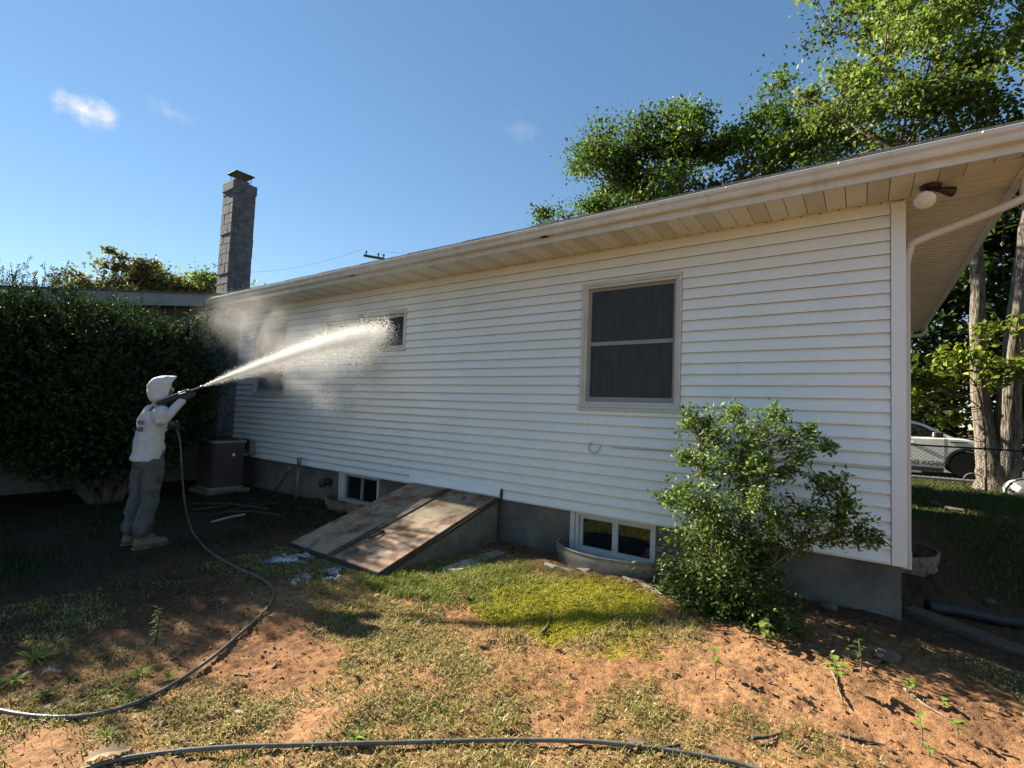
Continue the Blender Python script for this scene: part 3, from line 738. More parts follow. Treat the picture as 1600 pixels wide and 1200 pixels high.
# ------------------------------------------------------------------ window wells
def well(cx, cy, a, b, ax, label, top, bot, mt='galv'):
    n = 29; V = []; rows = []
    prof = []
    nz = 15
    for j in range(nz+1):
        z = bot+(top-bot)*j/nz; prof.append((z, .012*math.sin(j/nz*2*math.pi*2.5)))
    prof += [(top+.006, .016), (top+.010, .004), (top+.003,-.004)]
    mb = MB()
    for z, o in prof:
        for k in range(n):
            t = math.pi*k/(n-1)
            u, v = (a+o)*math.cos(t), -(b+o)*math.sin(t)
            mb.v.append((cx+u, cy-.032+v, z) if ax == 'y' else (cx+.032-v, cy+u, z))
    for j in range(len(prof)-1):
        for k in range(n-1): i0 = j*n+k; mb.f.append((i0, i0+1, i0+n+1, i0+n))
    o = mb.build('window_well', M[mt], None, smooth=True, base=(cx, cy, bot), fixn=False)
    s = o.modifiers.new('thick', 'SOLIDIFY'); s.thickness = .005; s.offset = 0
    return tag(o, label, 'window well')
well(-2.31, 0, .57, .37, 'y', 'curved galvanised window well beside the holly bush', -.315, -.80)
well(-6.32, 0, .53, .35, 'y', 'dark curved window well left of the cellar door', -.36, -.80, 'rust_post')  # shade on this well is put into its colour by the darker steel
well(0, 2.45, .53, .37, 'x', 'window well with a pale rim on the shaded side of the house', -.34, -.80, 'rust_post')

# ------------------------------------------------------------------ air conditioner and things beside it
AX0, AX1, AY0, AY1 = -9.46, -8.90, -.92, -.36
az0 = -.47
ac = thing('air_conditioner', 'dark boxy air conditioner unit in the corner by the chimney', 'air conditioner', ((AX0+AX1)/2, (AY0+AY1)/2, az0))
box('pad', M['bulk_side'], ac, AX0-.06, AX1+.06, AY0-.06, AY1+.06, az0-.12, az0-.001, bevel=.01)
def rrect(x0, x1, y0, y1, r, z, n=5):
    out = []
    for cx, cy, a0 in ((x1-r,y0+r,-90),(x1-r,y1-r,0),(x0+r,y1-r,90),(x0+r,y0+r,180)):
        for i in range(n+1):
            a = math.radians(a0+90*i/n); out.append((cx+r*math.cos(a), cy+r*math.sin(a), z))
    return out
MB().prism(rrect(AX0+.02,AX1-.02,AY0+.02,AY1-.02,.05,az0+.041), rrect(AX0+.02,AX1-.02,AY0+.02,AY1-.02,.05,az0+.769)).build('coil', M['car_black'], ac)
MB().prism(rrect(AX0,AX1,AY0,AY1,.06,az0), rrect(AX0,AX1,AY0,AY1,.06,az0+.04)).build('base_pan', M['ac_rim'], ac)
MB().prism(rrect(AX0-.008,AX1+.008,AY0-.008,AY1+.008,.065,az0+.77), rrect(AX0,AX1,AY0,AY1,.06,az0+.805)).build('top_rim', M['ac_rim'], ac)
for i in range(15):                                  # louvre bars round the coil
    t = (i+.5)/15
    px = AX1-.012; py = AY0+.05+t*(AY1-AY0-.10)
    box('louvre', M['ac_grey'], ac, px-.006, px+.004, py-.011, py+.011, az0+.0405, az0+.7695)
    px = AX0+.05+t*(AX1-AX0-.10)
    box('louvre', M['ac_grey'], ac, px-.011, px+.011, AY0+.008, AY0+.018, az0+.0405, az0+.7695)
MB().lathe(((AX0+AX1)/2,(AY0+AY1)/2,az0+.805), [(.23,.0),(.22,.03),(.12,.045),(.05,.05)], 20).build('fan_guard', M['car_black'], ac)
MB().lathe(((AX0+AX1)/2,(AY0+AY1)/2,az0+.855), [(.10,.0),(.10,.012),(.035,.02),(.03,.10),(.012,.14)], 14).build('fan_motor', M['car_black'], ac)
MB().lathe((AX1-.002,-.58,az0+.57), [(.026,0),(.026,.010),(.020,.014)], 16, 'x').build('badge', M['white_plastic'], ac)
eb = thing('electric_box', 'small grey disconnect box on the siding next to the air conditioner', 'electric box', (-9.38,-.02,-.02))
box('case', M['ac_rim'], eb, -9.50,-9.27,-.13,-.021,.06,.31, bevel=.006)
box('cover', M['ac_grey'], eb, -9.51,-9.26,-.145,-.1305,.17,.32, bevel=.005)
MB().tube([(-9.36,-.08,.058),(-9.36,-.08,-.10),(-9.36,-.12,-.30),(-9.2,-.3,-.40)], .014, 8).build('conduit', M['iron'], eb)
pp = thing('steel_post', 'thin rusty steel post with a flared top by the foundation', 'post', (-7.66,-.16,-.5))
MB().tube([(-7.66,-.16,-.62),(-7.655,-.158,-.2),(-7.65,-.15,.02)], .021, 10).build('shaft', M['rust_post'], pp, smooth=True)
MB().tube([(-7.65,-.15,.0),(-7.65,-.15,.05),(-7.65,-.15,.12),(-7.65,-.15,.135)], [.026,.034,.040,.046], 10).build('flared_top', M['rust_post'], pp, smooth=True)
sp_ = thing('garden_tap', 'garden tap on the foundation with a short dark hose', 'tap', (-8.1,.03,-.1))
MB().tube([(-8.1,.028,-.10),(-8.1,-.06,-.10),(-8.1,-.085,-.13)], .012, 8).build('spout', M['galv'], sp_, smooth=True)
MB().lathe((-8.1,-.045,-.085), [(.004,0),(.004,.02),(.028,.022),(.028,.028)], 12).build('valve_wheel', M['galv'], sp_)
MB().tube([(-8.1,-.085,-.13),(-8.12,-.10,-.22),(-8.2,-.14,-.36),(-8.3,-.2,-.50)], .012, 8).build('hose', M['black_rubber'], sp_, smooth=True)
vc = thing('vent_hood', 'small dark vent hood on the foundation near the basement window', 'vent', (-7.03,.03,-.2))
MB().lathe((-7.03,-.028-.06,-.19), [(.055,.088),(.055,.0),(.035,-.012)], 14, 'y').build('collar', M['iron'], vc, smooth=True)
MB().tube([(-7.03,-.09,-.15),(-7.03,-.13,-.20),(-7.03,-.13,-.26)], [.05,.055,.05], 10).build('cowl', M['iron'], vc, smooth=True)

def ground_tube(pts, r, lift=0.0, step=.06, sub=True):
    """a smooth line laid on the ground"""
    P = [Vector((p[0], p[1], 0)) for p in pts]; out = []
    for i in range(len(P)-1):
        p0, p1, p2, p3 = P[max(i-1,0)], P[i], P[i+1], P[min(i+2, len(P)-1)]
        n = max(2, int((p2-p1).length/step))
        for k in range(n):
            t = k/n
            q = .5*((2*p1)+(-p0+p2)*t+(2*p0-5*p1+4*p2-p3)*t*t+(-p0+3*p1-3*p2+p3)*t**3); out.append(q)
    out.append(P[-1])
    xs = np.array([q.x for q in out]); ys = np.array([q.y for q in out])
    zs = ground_z(xs, ys)
    w = 9; pad = np.pad(zs, w//2, 'edge'); zs = np.array([pad[i:i+w].max()*.55+pad[i:i+w].mean()*.45 for i in range(len(zs))])
    zs = np.convolve(np.pad(zs, 3, 'edge'), np.ones(7)/7, 'valid')
    return [(x, y, z+r*.8+lift) for x, y, z in zip(xs, ys, zs)]

# dark pipes lying by the air conditioner
for i, (a, c_) in enumerate((((305,800),(395,792)),((322,812),(430,790)),((330,823),(382,811)),((300,790),(420,802)),((345,806),(445,812)))):
    p, q = at(*a, z=-.50), at(*c_, z=-.50)
    o = MB().tube([(p[0],p[1],gz(p[0],p[1])+.04),((p[0]+q[0])/2,(p[1]+q[1])/2,-.455+.01*i),(q[0],q[1],gz(q[0],q[1])+.04)], .014+.003*(i % 2), 8).build('metal_rod', M['iron'] if i != 2 else M['galv'], None, base=(p[0],p[1],-.5))
    tag(o, ('dark rod lying closest to the worker among the rods by the air conditioner', 'thicker dark rod crossing the pile in front of the air conditioner', 'pale metal rod lying among the dark rods by the air conditioner', 'dark rod at the back of the pile, next to the unit pad', 'thicker dark rod at the cellar door end of the pile')[i], 'rod', 'metal rods on the ground')

# ------------------------------------------------------------------ hoses
wand_rear = at(247, 630, x=-6.08); lower_hand = at(273, 665, x=-6.30)
h1 = [at(*p, z=-.49) for p in ((300,832),(318,856),(345,876),(372,890),(398,902),(420,917),(427,932),(420,950),(405,968),(380,990),(340,1024),(290,1060),(240,1090),(180,1114),(120,1125),(60,1125),(0,1117),(-70,1100),(-160,1075))]
gt = ground_tube(h1, .0098, .004)
hang = [tuple(wand_rear+np.array((-.02,-.03,-.03))), tuple(wand_rear+np.array((-.10,-.04,-.13))), tuple(lower_hand+np.array((.0,-.09,.03))), tuple(lower_hand), tuple(at(281,690,x=-6.30)), tuple(at(284,735,x=-6.32)), tuple(at(288,780,x=-6.35)), tuple(at(294,812,x=-6.42))]
tag(MB().tube(smooth_path(hang+[gt[0]], 7)+[Vector(p) for p in gt[1:]], .0098, 10).build('pressure_hose', M['hose'], None, smooth=True, base=tuple(gt[0])), 'grey hose hanging from the spray gun and curving over the yard', 'hose', )
h2 = [at(*p, z=-.49) for p in ((60,1240),(170,1200),(270,1184),(380,1172),(500,1165),(640,1160),(780,1159),(900,1162),(980,1170),(1060,1182),(1150,1200),(1250,1235),(1420,1290),(1640,1330),(1900,1380))]
tag(MB().tube([Vector(p) for p in ground_tube(h2, .0098, .004)], .0098, 10).build('pressure_hose', M['hose'], None, smooth=True, base=tuple(h2[3])), 'grey hose lying straight across the sunny dry grass', 'hose')

# corrugated drain pipe and timber at the shaded corner
dp_ = [(.16,.56),(.42,.66),(.85,.80),(1.5,1.0),(2.3,1.3)]
pth = ground_tube(dp_, .055, .0, .012); pipe = MB()
pipe.tube(pth, [.055+.006*math.sin(i*2*math.pi/2.2) for i in range(len(pth))], 12)
tag(pipe.build('drain_pipe', M['black_rubber'], None, smooth=True, base=(.3,.6,-.5)), 'black corrugated drain pipe on the ground by the corner', 'pipe')
for a, b_, lb in (((.02,.33),(.66,.02),'old flat timber board on the ground by the foundation corner'), ((.70,.0),(1.55,-.42),'weathered timber board at the end of the first, in the shade')):
    za, zb_ = gz(*a), gz(*b_)
    tag(MB().bar((a[0],a[1],za+.015),(b_[0],b_[1],zb_+.015),.17,.045).build('timber_board', M['wood_old'], None, base=(a[0],a[1],za), bevel=.005), lb, 'board')

# slab of concrete beside the bulkhead, pale edging stones, plastic sheets
p = at(745, 868, z=-.48)
def rough_slab(pts, z0, z1, seed):
    r = random.Random(seed); a = [(x+r.uniform(-.015,.015), y+r.uniform(-.015,.015), z0) for x, y in pts]
    return MB().prism(a, [(q[0]+r.uniform(-.006,.006), q[1]+r.uniform(-.006,.006), z1+r.uniform(-.012,.012)) for q in a])
A_, B_, C_, D_ = [at(*q, z=-.46) for q in ((690,884),(775,855),(790,860),(715,890))]
tag(rough_slab([A_[:2],B_[:2],C_[:2],D_[:2]], -.6, gz(p[0],p[1])+.006, 3).build('stone_slab', M['concrete_light'], None, base=(p[0],p[1],-.5), bevel=.008), 'pale flat stone slab lying beside the bulkhead wall', 'slab')
edge = [(848,878),(872,884),(898,889),(924,893),(948,898),(972,905),(996,913),(1020,922),(1044,932),(1066,940)]
re_ = random.Random(21)
for i, ((a0,b0),(a1,b1)) in enumerate(zip(edge[:-1], edge[1:])):
    if i in (3, 4): continue
    p, q = at(a0+2,b0,z=-.45), at(a1-2,b1,z=-.45); d = (q-p)[:2]; nrm = np.array((-d[1], d[0]))/np.hypot(*d)*(.028+.012*re_.random())
    zc = gz((p[0]+q[0])/2,(p[1]+q[1])/2)+.012
    tag(rough_slab([p[:2]-nrm, q[:2]-nrm*1.1, q[:2]+nrm, p[:2]+nrm*.8], zc-.12, zc, i).build('edging_stone', M['concrete_light'], None, base=(p[0],p[1],-.5), bevel=.008),
        'pale half buried edging stone in the strip between moss and window well', 'edging stone', 'edging stones along the bed')
def crumple(px, py, w, h, seed, label, amp=.05):
    c = at(px, py, z=-.48); n = 26; V = []; r = np.random.default_rng(seed); a0 = r.uniform(0, 3)
    u, v = np.meshgrid(np.linspace(-1,1,n), np.linspace(-1,1,n), indexing='ij')
    rr = 1+.5*(fbm(u*2+seed*3, v*2, 2, 1.0)-.5)
    x = c[0]+(u*w*rr*math.cos(a0)-v*h*rr*math.sin(a0)); y = c[1]+(u*w*rr*math.sin(a0)+v*h*rr*math.cos(a0))
    f = fbm(u+seed, v+2*seed, 4, 2.6); zz = ground_z(x, y, False)+.005+amp*np.abs(f-.5)*2+.03*(fbm(u+seed, v, 2, 5)-.4)
    edge_ = np.maximum(np.abs(u), np.abs(v)); zz = zz-.02*sst(.7, 1, edge_)
    I = np.arange(n*n).reshape(n, n); q = np.stack([I[:-1,:-1],I[1:,:-1],I[1:,1:],I[:-1,1:]],-1).reshape(-1,4)
    keep = fbm(u+7*seed, v-seed, 3, 1.6)[:-1,:-1].ravel() < .62
    o = np_mesh('plastic_sheet', np.stack([x,y,zz],-1).reshape(-1,3), q[keep], M['plastic_sheet'], base=(c[0],c[1],-.5), smooth=False)
    s = o.modifiers.new('thick','SOLIDIFY'); s.thickness = .002
    tag(o, label, 'plastic sheet')
crumple(452, 872, .20, .12, 2, 'crumpled bluish plastic sheet in front of the dark cellar door leaf', .07)
crumple(470, 905, .16, .08, 5, 'small torn white plastic scrap beside the cellar door curb', .04)
crumple(515, 897, .17, .10, 9, 'flattened grey plastic scrap under the front curb of the cellar door', .04)

# ------------------------------------------------------------------ leaves, trees and shrubs
def leaf_quads(P, size, rs_, up=.5, aspect=.55, fold=.25, dirs=None):
    """folded leaf per point: 2 quads sharing a midrib; returns verts and faces"""
    n = len(P)
    d = rs_.normal(size=(n,3)) if dirs is None else dirs+rs_.normal(size=(n,3))*.45
    d /= np.linalg.norm(d, axis=1)[:,None]
    nn = rs_.normal(size=(n,3)); nn[:,2] = np.abs(nn[:,2])+up; nn -= d*(nn*d).sum(1)[:,None]
    nn /= np.linalg.norm(nn, axis=1)[:,None]; s = np.cross(d, nn)
    L = (size*(.65+.7*rs_.random(n)))[:,None]; W = L*aspect/2
    tip, base = P+d*L*.5, P-d*L*.5; mid = P-nn*W*fold
    l = P+s*W+nn*W*fold+d*L*.04; r = P-s*W+nn*W*fold+d*L*.04
    V = np.stack([base, l, tip, r, mid], 1).reshape(-1,3)
    i = np.arange(n)[:,None]*5
    Fc = np.concatenate([i+np.array([[0,4,2,1]]), i+np.array([[0,3,2,4]])], 0)
    return V, Fc
def leaf_cols(n, cols, wts, rs_, k=5, var=.22):
    c = np.array(cols)[rs_.choice(len(cols), n, p=np.array(wts)/sum(wts))]
    c = c*(1+var*rs_.normal(size=(n,1))); return np.repeat(np.clip(c, .004, 1), k, 0)

GREEN = [(.075,.125,.022),(.10,.155,.03),(.055,.10,.022),(.135,.175,.035)]
def tree(name, label, base, stems, blobs, ncl, nleaf, size, seed, cols=GREEN, wts=(4,3,3,2), spread=.55, bark='bark', group='trees around the house', branch_r=.05, shell=.55, hole=0.0):
    r = np.random.default_rng(seed)
    t = thing(name, label, 'tree', base, group)
    tr = MB(); nodes = []
    for pts, rad in stems:
        pp_ = smooth_path(pts, 5); n = len(pp_)
        rr = np.interp(np.linspace(0,1,n), np.linspace(0,1,len(rad)), rad)
        jit = [Vector(p)+Vector(r.normal(size=3)*.02*q*3) for p, q in zip(pp_, rr)]
        tr.tube(jit, list(rr), 12)
        nodes += [(np.array(p), q) for p, q in zip(jit, rr)]
    NP = np.array([a for a, q in nodes]); NR = np.array([q for a, q in nodes])
    cent = []
    vol = np.array([b[1][0]*b[1][1]*b[1][2] for b in blobs]); vol = vol**.8/(vol**.8).sum()
    for i in range(ncl):
        c, ra = blobs[r.choice(len(blobs), p=vol)]
        d = r.normal(size=3); d /= np.linalg.norm(d); q = r.random()**shell
        cent.append(np.array(c)+d*q*np.array(ra))
    cent = np.array(cent)
    for c in cent:
        dz = c[2]-NP[:,2]
        cost = np.linalg.norm(NP-c, axis=1)+np.where(dz < .2, 3, 0)+r.random(len(NP))*1.0
        k = np.argmin(cost); p = NP[k]; mid = (p+c)/2+np.array((0,0,-.12*np.linalg.norm(c-p)))+r.normal(size=3)*.12
        q = min(NR[k]*.6, branch_r*(.5+np.linalg.norm(c-p)*.18))
        tr.tube(smooth_path([p, mid, c], 4), list(np.linspace(q, .008, 9)), 5)
    tr.build('trunk', M[bark], t, smooth=True)
    n = ncl*nleaf
    ci = np.repeat(np.arange(ncl), nleaf)
    sc = spread*(.6+.8*r.random(ncl))
    off = r.normal(size=(n,3))*np.array((1,1,.62)); P = cent[ci]+off*sc[ci][:,None]
    V, Fc = leaf_quads(P, size, r, up=.9, aspect=.72)
    cc = leaf_cols(n, cols, wts, r); tone = np.repeat((1+.22*r.normal(size=ncl))[ci], 5)[:,None]
    o = np_mesh('crown', V, Fc, M['leaf'], t, col=np.clip(cc*np.clip(tone,.5,1.6), .004, .5)); o['kind'] = 'stuff'
    return t

MAPLE = [(.145,.20,.05),(.185,.235,.065),(.10,.15,.04),(.24,.27,.085)]
# twin stemmed maple by the fence
tb = (2.40, 12.4, -.5)
tree('maple_tree', 'twin stemmed maple with pale bark standing behind the chain link fence', tb,
     [([(2.38,12.4,-.75),(2.34,12.4,-.2),(2.28,12.4,.7),(2.13,12.4,2.8),(2.14,12.4,5.0),(2.0,12.5,7.5),(1.5,12.6,10.5),(1.2,12.4,13.5)], [.42,.30,.23,.155,.145,.13,.09,.03]),
      ([(2.60,12.45,-.75),(2.62,12.45,-.2),(2.64,12.45,.7),(2.76,12.4,2.8),(3.0,12.4,5.4),(3.3,12.2,8.5),(3.6,12.0,11.5),(3.7,11.8,14.5)], [.44,.33,.28,.19,.175,.15,.10,.03]),
      ([(2.02,12.4,6.6),(.8,12.1,8.2),(-.6,11.8,9.6),(-2.0,11.6,10.9)], [.12,.09,.06,.02]),
      ([(1.5,12.6,10.0),(.2,12.8,11.6),(-.8,13.0,13.2)], [.09,.06,.02])],
     [((1.3,12.2,11.6),(3.0,2.6,3.4)), ((3.6,12.0,10.6),(2.6,2.6,3.2)), ((-.9,11.9,10.5),(1.7,1.6,1.9)), ((.6,12.2,9.4),(1.7,1.6,1.2)), ((.3,12.4,13.6),(2.2,2,2.0)), ((3.2,12.1,7.9),(1.6,1.4,1.2)), ((5.6,12.0,10.0),(2.4,2.4,3.0))],
     150, 300, .13, 41, MAPLE, (4,3,3,2), spread=.33)
# low sunny sprays of maple leaves beside the trunks: a sapling
sp_b = (2.16, 11.75, -.5)
tree('maple_sapling', 'young maple sapling with bright leaf sprays in front of the twin trunks', sp_b,
     [([(2.16,11.75,-.6),(2.14,11.75,1.0),(2.0,11.6,2.0),(1.6,11.4,2.6)], [.030,.026,.018,.008]),
      ([(2.1,11.7,1.5),(1.6,11.5,1.9),(1.0,11.3,2.1)], [.016,.012,.006]), ([(2.1,11.7,1.6),(2.5,11.4,2.1),(3.0,11.2,2.5)], [.02,.014,.008])],
     [((1.0,11.3,2.2),(.75,.5,.22)), ((.85,11.3,1.75),(.6,.4,.15)), ((1.5,11.3,2.75),(.5,.35,.2)), ((2.35,11.2,2.35),(.55,.4,.2)), ((3.0,11.2,2.6),(.5,.4,.25)), ((2.5,11.2,3.4),(.4,.3,.15)), ((2.05,11.2,2.0),(.35,.3,.15)), ((1.45,11.3,1.2),(.25,.25,.15))],
     46, 46, .15, 12, [(.20,.24,.035),(.26,.28,.05),(.14,.19,.03)], (4,3,3), spread=.17, bark='twig', branch_r=.012)
# tree behind the house
tree('oak_tree', 'broad dark green tree rising behind the long roof', (-6.3, 14.5, -.5),
     [([(-6.3,14.5,-.7),(-6.35,14.5,3),(-6.4,14.4,6.0),(-6.5,14.4,8.4)], [.42,.30,.26,.20]),
      ([(-6.5,14.4,8.0),(-7.6,14.2,9.6),(-8.8,14.0,11.0),(-9.8,14,12.0)], [.17,.13,.09,.03]),
      ([(-6.5,14.4,8.2),(-6.0,14.3,10.4),(-5.9,14.3,12.6)], [.16,.11,.03]),
      ([(-6.4,14.4,7.6),(-4.4,14.3,9.4),(-2.8,14.2,10.9)], [.15,.10,.03]),
      ([(-6.5,14.4,7.2),(-8.8,14.2,8.4),(-11.0,14.0,9.6)], [.12,.08,.02])],
     [((-8.6,14.1,11.2),(2.0,2.0,1.9)), ((-6.4,14.3,11.6),(2.0,2,1.9)), ((-4.2,14.2,11.3),(2.2,2,1.9)), ((-2.4,14.2,10.5),(1.6,1.7,1.6)), ((-9.8,14.0,9.7),(1.3,1.3,1.0)), ((-6.0,14.2,9.4),(2.6,2,1.2)), ((-3.0,14.2,9.0),(2.2,2,1.2)), ((-11.6,14.0,9.6),(1.1,.9,.5))],
     135, 300, .14, 17, [(.085,.13,.03),(.11,.155,.036),(.065,.105,.026),(.15,.18,.05)], (4,3,3,1), spread=.35)
# trees far behind the wing
OLIVE = [(.13,.115,.04),(.16,.14,.05),(.09,.105,.035),(.14,.16,.05)]
tree('far_tree', 'round olive brown tree beyond the wing roof', (-26, 4.0, -.5), [([(-26,4,-.7),(-26,4,3),(-26,4,5.2)], [.3,.2,.08])],
     [((-26,3.7,5.6),(1.3,1.25,1.3)), ((-26,4.6,5.5),(1.2,1.0,1.1))], 90, 90, .18, 5, OLIVE, (4,3,2,1), spread=.28)
tree('far_tree', 'thin reddish tree with loose tips beyond the wing roof', (-25, 1.6, -.5), [([(-25,1.6,-.7),(-25,1.6,3),(-25,1.8,5.4)], [.25,.16,.05])],
     [((-25,1.0,5.0),(1,.7,.7)), ((-25,1.9,6.2),(.8,.35,.7)), ((-25,2.9,6.3),(.8,.4,.6)), ((-25,1.9,5.0),(.8,.8,.6))], 60, 60, .17, 6, [(.14,.12,.065),(.17,.15,.08),(.11,.12,.05)], (3,2,2), spread=.22)
tree('far_tree', 'pale green tree behind the block chimney', (-27, 7.2, -.5), [([(-27,7.2,-.7),(-27,7,3),(-27,6.6,5.6)], [.25,.2,.06])],
     [((-27,6.4,6.4),(1.2,1.1,1.3)), ((-27,7.6,6.2),(1.2,1.0,1.0))], 60, 80, .18, 8, [(.12,.16,.04),(.17,.20,.06),(.09,.13,.03)], (3,2,2), spread=.30)
# wood beyond the street
DARK = [(.055,.08,.022),(.075,.105,.027),(.04,.062,.02),(.13,.15,.04)]
wl_ = [(-1.5,23.5,'tall dark tree beyond the street, left of the dead trunk'),(2.6,22.5,'tall dark tree beyond the street directly behind the truck hood'),(6.2,24.0,'broad dark tree beyond the street behind the twin maple'),(10.5,23.0,'dense dark tree beyond the street, right of the maple'),(15.,25.,'outermost dark tree of the row beyond the street'),(.6,29.,'second row dark tree far beyond the street'),(8.,30.,'second row tall dark tree behind the broad one')]
for i, (x, y, lb) in enumerate(wl_):
    r0 = random.Random(i+60); h = 11+r0.random()*4
    tree('woodland_tree', lb, (x,y,-.5), [([(x,y,-.7),(x+r0.uniform(-.2,.2),y,4),(x+r0.uniform(-.5,.5),y,8),(x,y,h-1)], [.32,.27,.2,.05])],
         [((x,y,h*.62),(3.2,2.6,h*.30)), ((x+r0.uniform(-1,1),y-.6,3.6),(3.0,2.2,1.8)), ((x+r0.uniform(-1.5,1.5),y-.8,1.2),(2.6,1.6,1.2))], 120, 75, .30, 70+i, DARK, (4,3,3,1), spread=.55, bark='bark_dark', group='dark trees beyond the street')

# unseen trees added round the yard to cut skylight and cast shade
for i, (x, y, h, lb) in enumerate(((-17,-9.6,10,'tall unseen tree added beyond the wing end to dim the left yard'),(-12.6,-10.6,11,'dense unseen tree added opposite the chimney to dim the left wall'),(-3.6,9.0,6.2,'low dense tree hidden by the house, added to shadow the lawn'),(7.5,3.2,11,'unseen tree added near the corner to shade the side lawn'),(8.5,8.0,12,'unseen tree added by the fence to shade the side lawn'),(12.5,5.5,12,'outer unseen tree added to shade the side lawn'))):
    tree('unseen_shade_tree', lb, (x,y,-.5), [([(x,y,-.7),(x+.1,y,3),(x,y,h*.7),(x,y,h-1)], [.3,.24,.15,.05])], [((x,y,h*.62),(3.0,2.7 if not 8.5 < y < 9.5 else 1.2,h*.34)), ((x,y,h*.35),(2.8,2.4 if y < 5 else 1.4,h*.22))], 110, 90, .30, 90+i, DARK, (4,3,3,1), spread=.6, bark='bark_dark', group='unseen trees added for shade')

# ------------------------------------------------------------------ yew in front of the wing
def yew():
    r = np.random.default_rng(31)
    t = thing('yew_bush', 'huge dark green yew bush in front of the wing', 'shrub', (-9.2,-2.6,-.5))
    tr = MB()
    for pts, rad in (([(-9.1,-2.25,-.6),(-9.15,-2.6,-.15),(-9.2,-3.1,.25),(-9.2,-3.7,.75),(-9.1,-4.0,1.4)], [.10,.075,.06,.05,.02]),
                     ([(-9.1,-2.2,-.6),(-9.2,-2.2,.4),(-9.2,-2.1,1.6)], [.11,.07,.02]), ([(-9.1,-2.15,-.6),(-9.05,-1.7,.3),(-9.0,-1.2,1.3)], [.09,.06,.02])):
        pp_ = smooth_path(pts, 5); tr.tube(pp_, list(np.interp(np.linspace(0,1,len(pp_)), np.linspace(0,1,len(rad)), rad)), 8)
    tr.build('trunk', M['bark_dark'], t, smooth=True)
    blobs = [((-9.2,-3.9,1.30),(1.05,.95,1.12)), ((-9.25,-3.0,1.25),(1.15,.95,1.22)), ((-9.2,-2.2,1.15),(1.05,.85,1.25)), ((-9.15,-2.4,.55),(1.1,.9,.85)), ((-9.1,-1.45,1.35),(.85,.60,.90)),
             ((-9.3,-1.35,.75),(.6,.5,.65)), ((-9.2,-4.8,1.2),(1.1,.9,1.1)), ((-9.15,-1.9,.6),(.8,.6,.8))]
    vol = np.array([b[1][0]*b[1][1]*b[1][2] for b in blobs])**.7; vol /= vol.sum()
    n = 17000; k = r.choice(len(blobs), n, p=vol)
    C = np.array([b[0] for b in blobs])[k]; R_ = np.array([b[1] for b in blobs])[k]
    d = r.normal(size=(n,3)); d /= np.linalg.norm(d, axis=1)[:,None]
    lump = .70+.56*fbm(d[:,0]*2+k*3.1, d[:,1]*2+d[:,2]*3, 3, 1.3)
    P = C+d*R_*(r.random(n)**.16*lump*1.04)[:,None]
    keep = P[:,2] > -.35+.25*r.random(n); P = P[keep]; d = d[keep]
    # longer shoots stand out of the outline
    pick = np.where((d[:,2] > -.1) & (r.random(len(P)) < .06))[0]
    ext = d[pick]*.7+np.array((0,0,.8))+r.normal(size=(len(pick),3))*.3; ext /= np.linalg.norm(ext, axis=1)[:,None]
    far_ = .10+.20*r.random(len(pick))
    P = np.concatenate([P]+[P[pick]+ext*(far_*q)[:,None] for q in (.35,.7,1.0)]); d = np.concatenate([d]+[ext]*3)
    # each point is a shoot: needles in two rows
    sd = d*.9+np.array((.0,0,.55))+r.normal(size=P.shape)*.45; sd /= np.linalg.norm(sd, axis=1)[:,None]
    m_ = 11; n = len(P)
    Lsh = (.09+.10*r.random(n))
    tt = np.linspace(0, 1, m_)
    side_ = np.cross(sd, r.normal(size=sd.shape)); side_ /= np.linalg.norm(side_, axis=1)[:,None]
    Q = (P[:,None,:]+sd[:,None,:]*(tt[None,:,None]*Lsh[:,None,None])).reshape(-1,3)
    sgn = np.where(np.arange(m_) % 2 == 0, 1, -1)
    nd = (side_[:,None,:]*sgn[None,:,None]+sd[:,None,:]*.75).reshape(-1,3); nd /= np.linalg.norm(nd, axis=1)[:,None]
    V, Fc = leaf_quads(Q+nd*.014, np.full(len(Q), .042), r, up=.4, aspect=.34, dirs=nd)
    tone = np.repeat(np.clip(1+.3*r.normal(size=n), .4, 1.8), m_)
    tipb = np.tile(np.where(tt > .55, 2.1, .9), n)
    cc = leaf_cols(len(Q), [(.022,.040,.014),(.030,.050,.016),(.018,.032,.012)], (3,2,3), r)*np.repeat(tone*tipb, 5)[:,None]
    o = np_mesh('foliage', V, Fc, M['needle'], t, col=np.clip(cc, .004, .3)); o['kind'] = 'stuff'
    # old inner foliage fills the middle of the bush
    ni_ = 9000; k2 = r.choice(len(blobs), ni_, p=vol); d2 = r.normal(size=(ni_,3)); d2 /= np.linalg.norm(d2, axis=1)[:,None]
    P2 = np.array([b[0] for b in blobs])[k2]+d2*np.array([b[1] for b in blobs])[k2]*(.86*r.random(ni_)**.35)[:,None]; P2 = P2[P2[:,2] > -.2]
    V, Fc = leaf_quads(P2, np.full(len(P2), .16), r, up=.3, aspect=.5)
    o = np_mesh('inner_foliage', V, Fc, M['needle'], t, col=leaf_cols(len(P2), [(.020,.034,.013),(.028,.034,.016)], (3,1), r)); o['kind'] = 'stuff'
    # dark twigs inside so the bush is not hollow
    tw = MB()
    for i in range(260):
        j = r.integers(n); p = P[j]; c = np.array((-9.15,-2.3,.5))*.35+p*.65
        tw.tube([c, (c+p)/2+r.normal(size=3)*.03, p], [.014,.009,.004], 4)
    tw.build('twigs', M['bark_dark'], t)['kind'] = 'stuff'
yew()

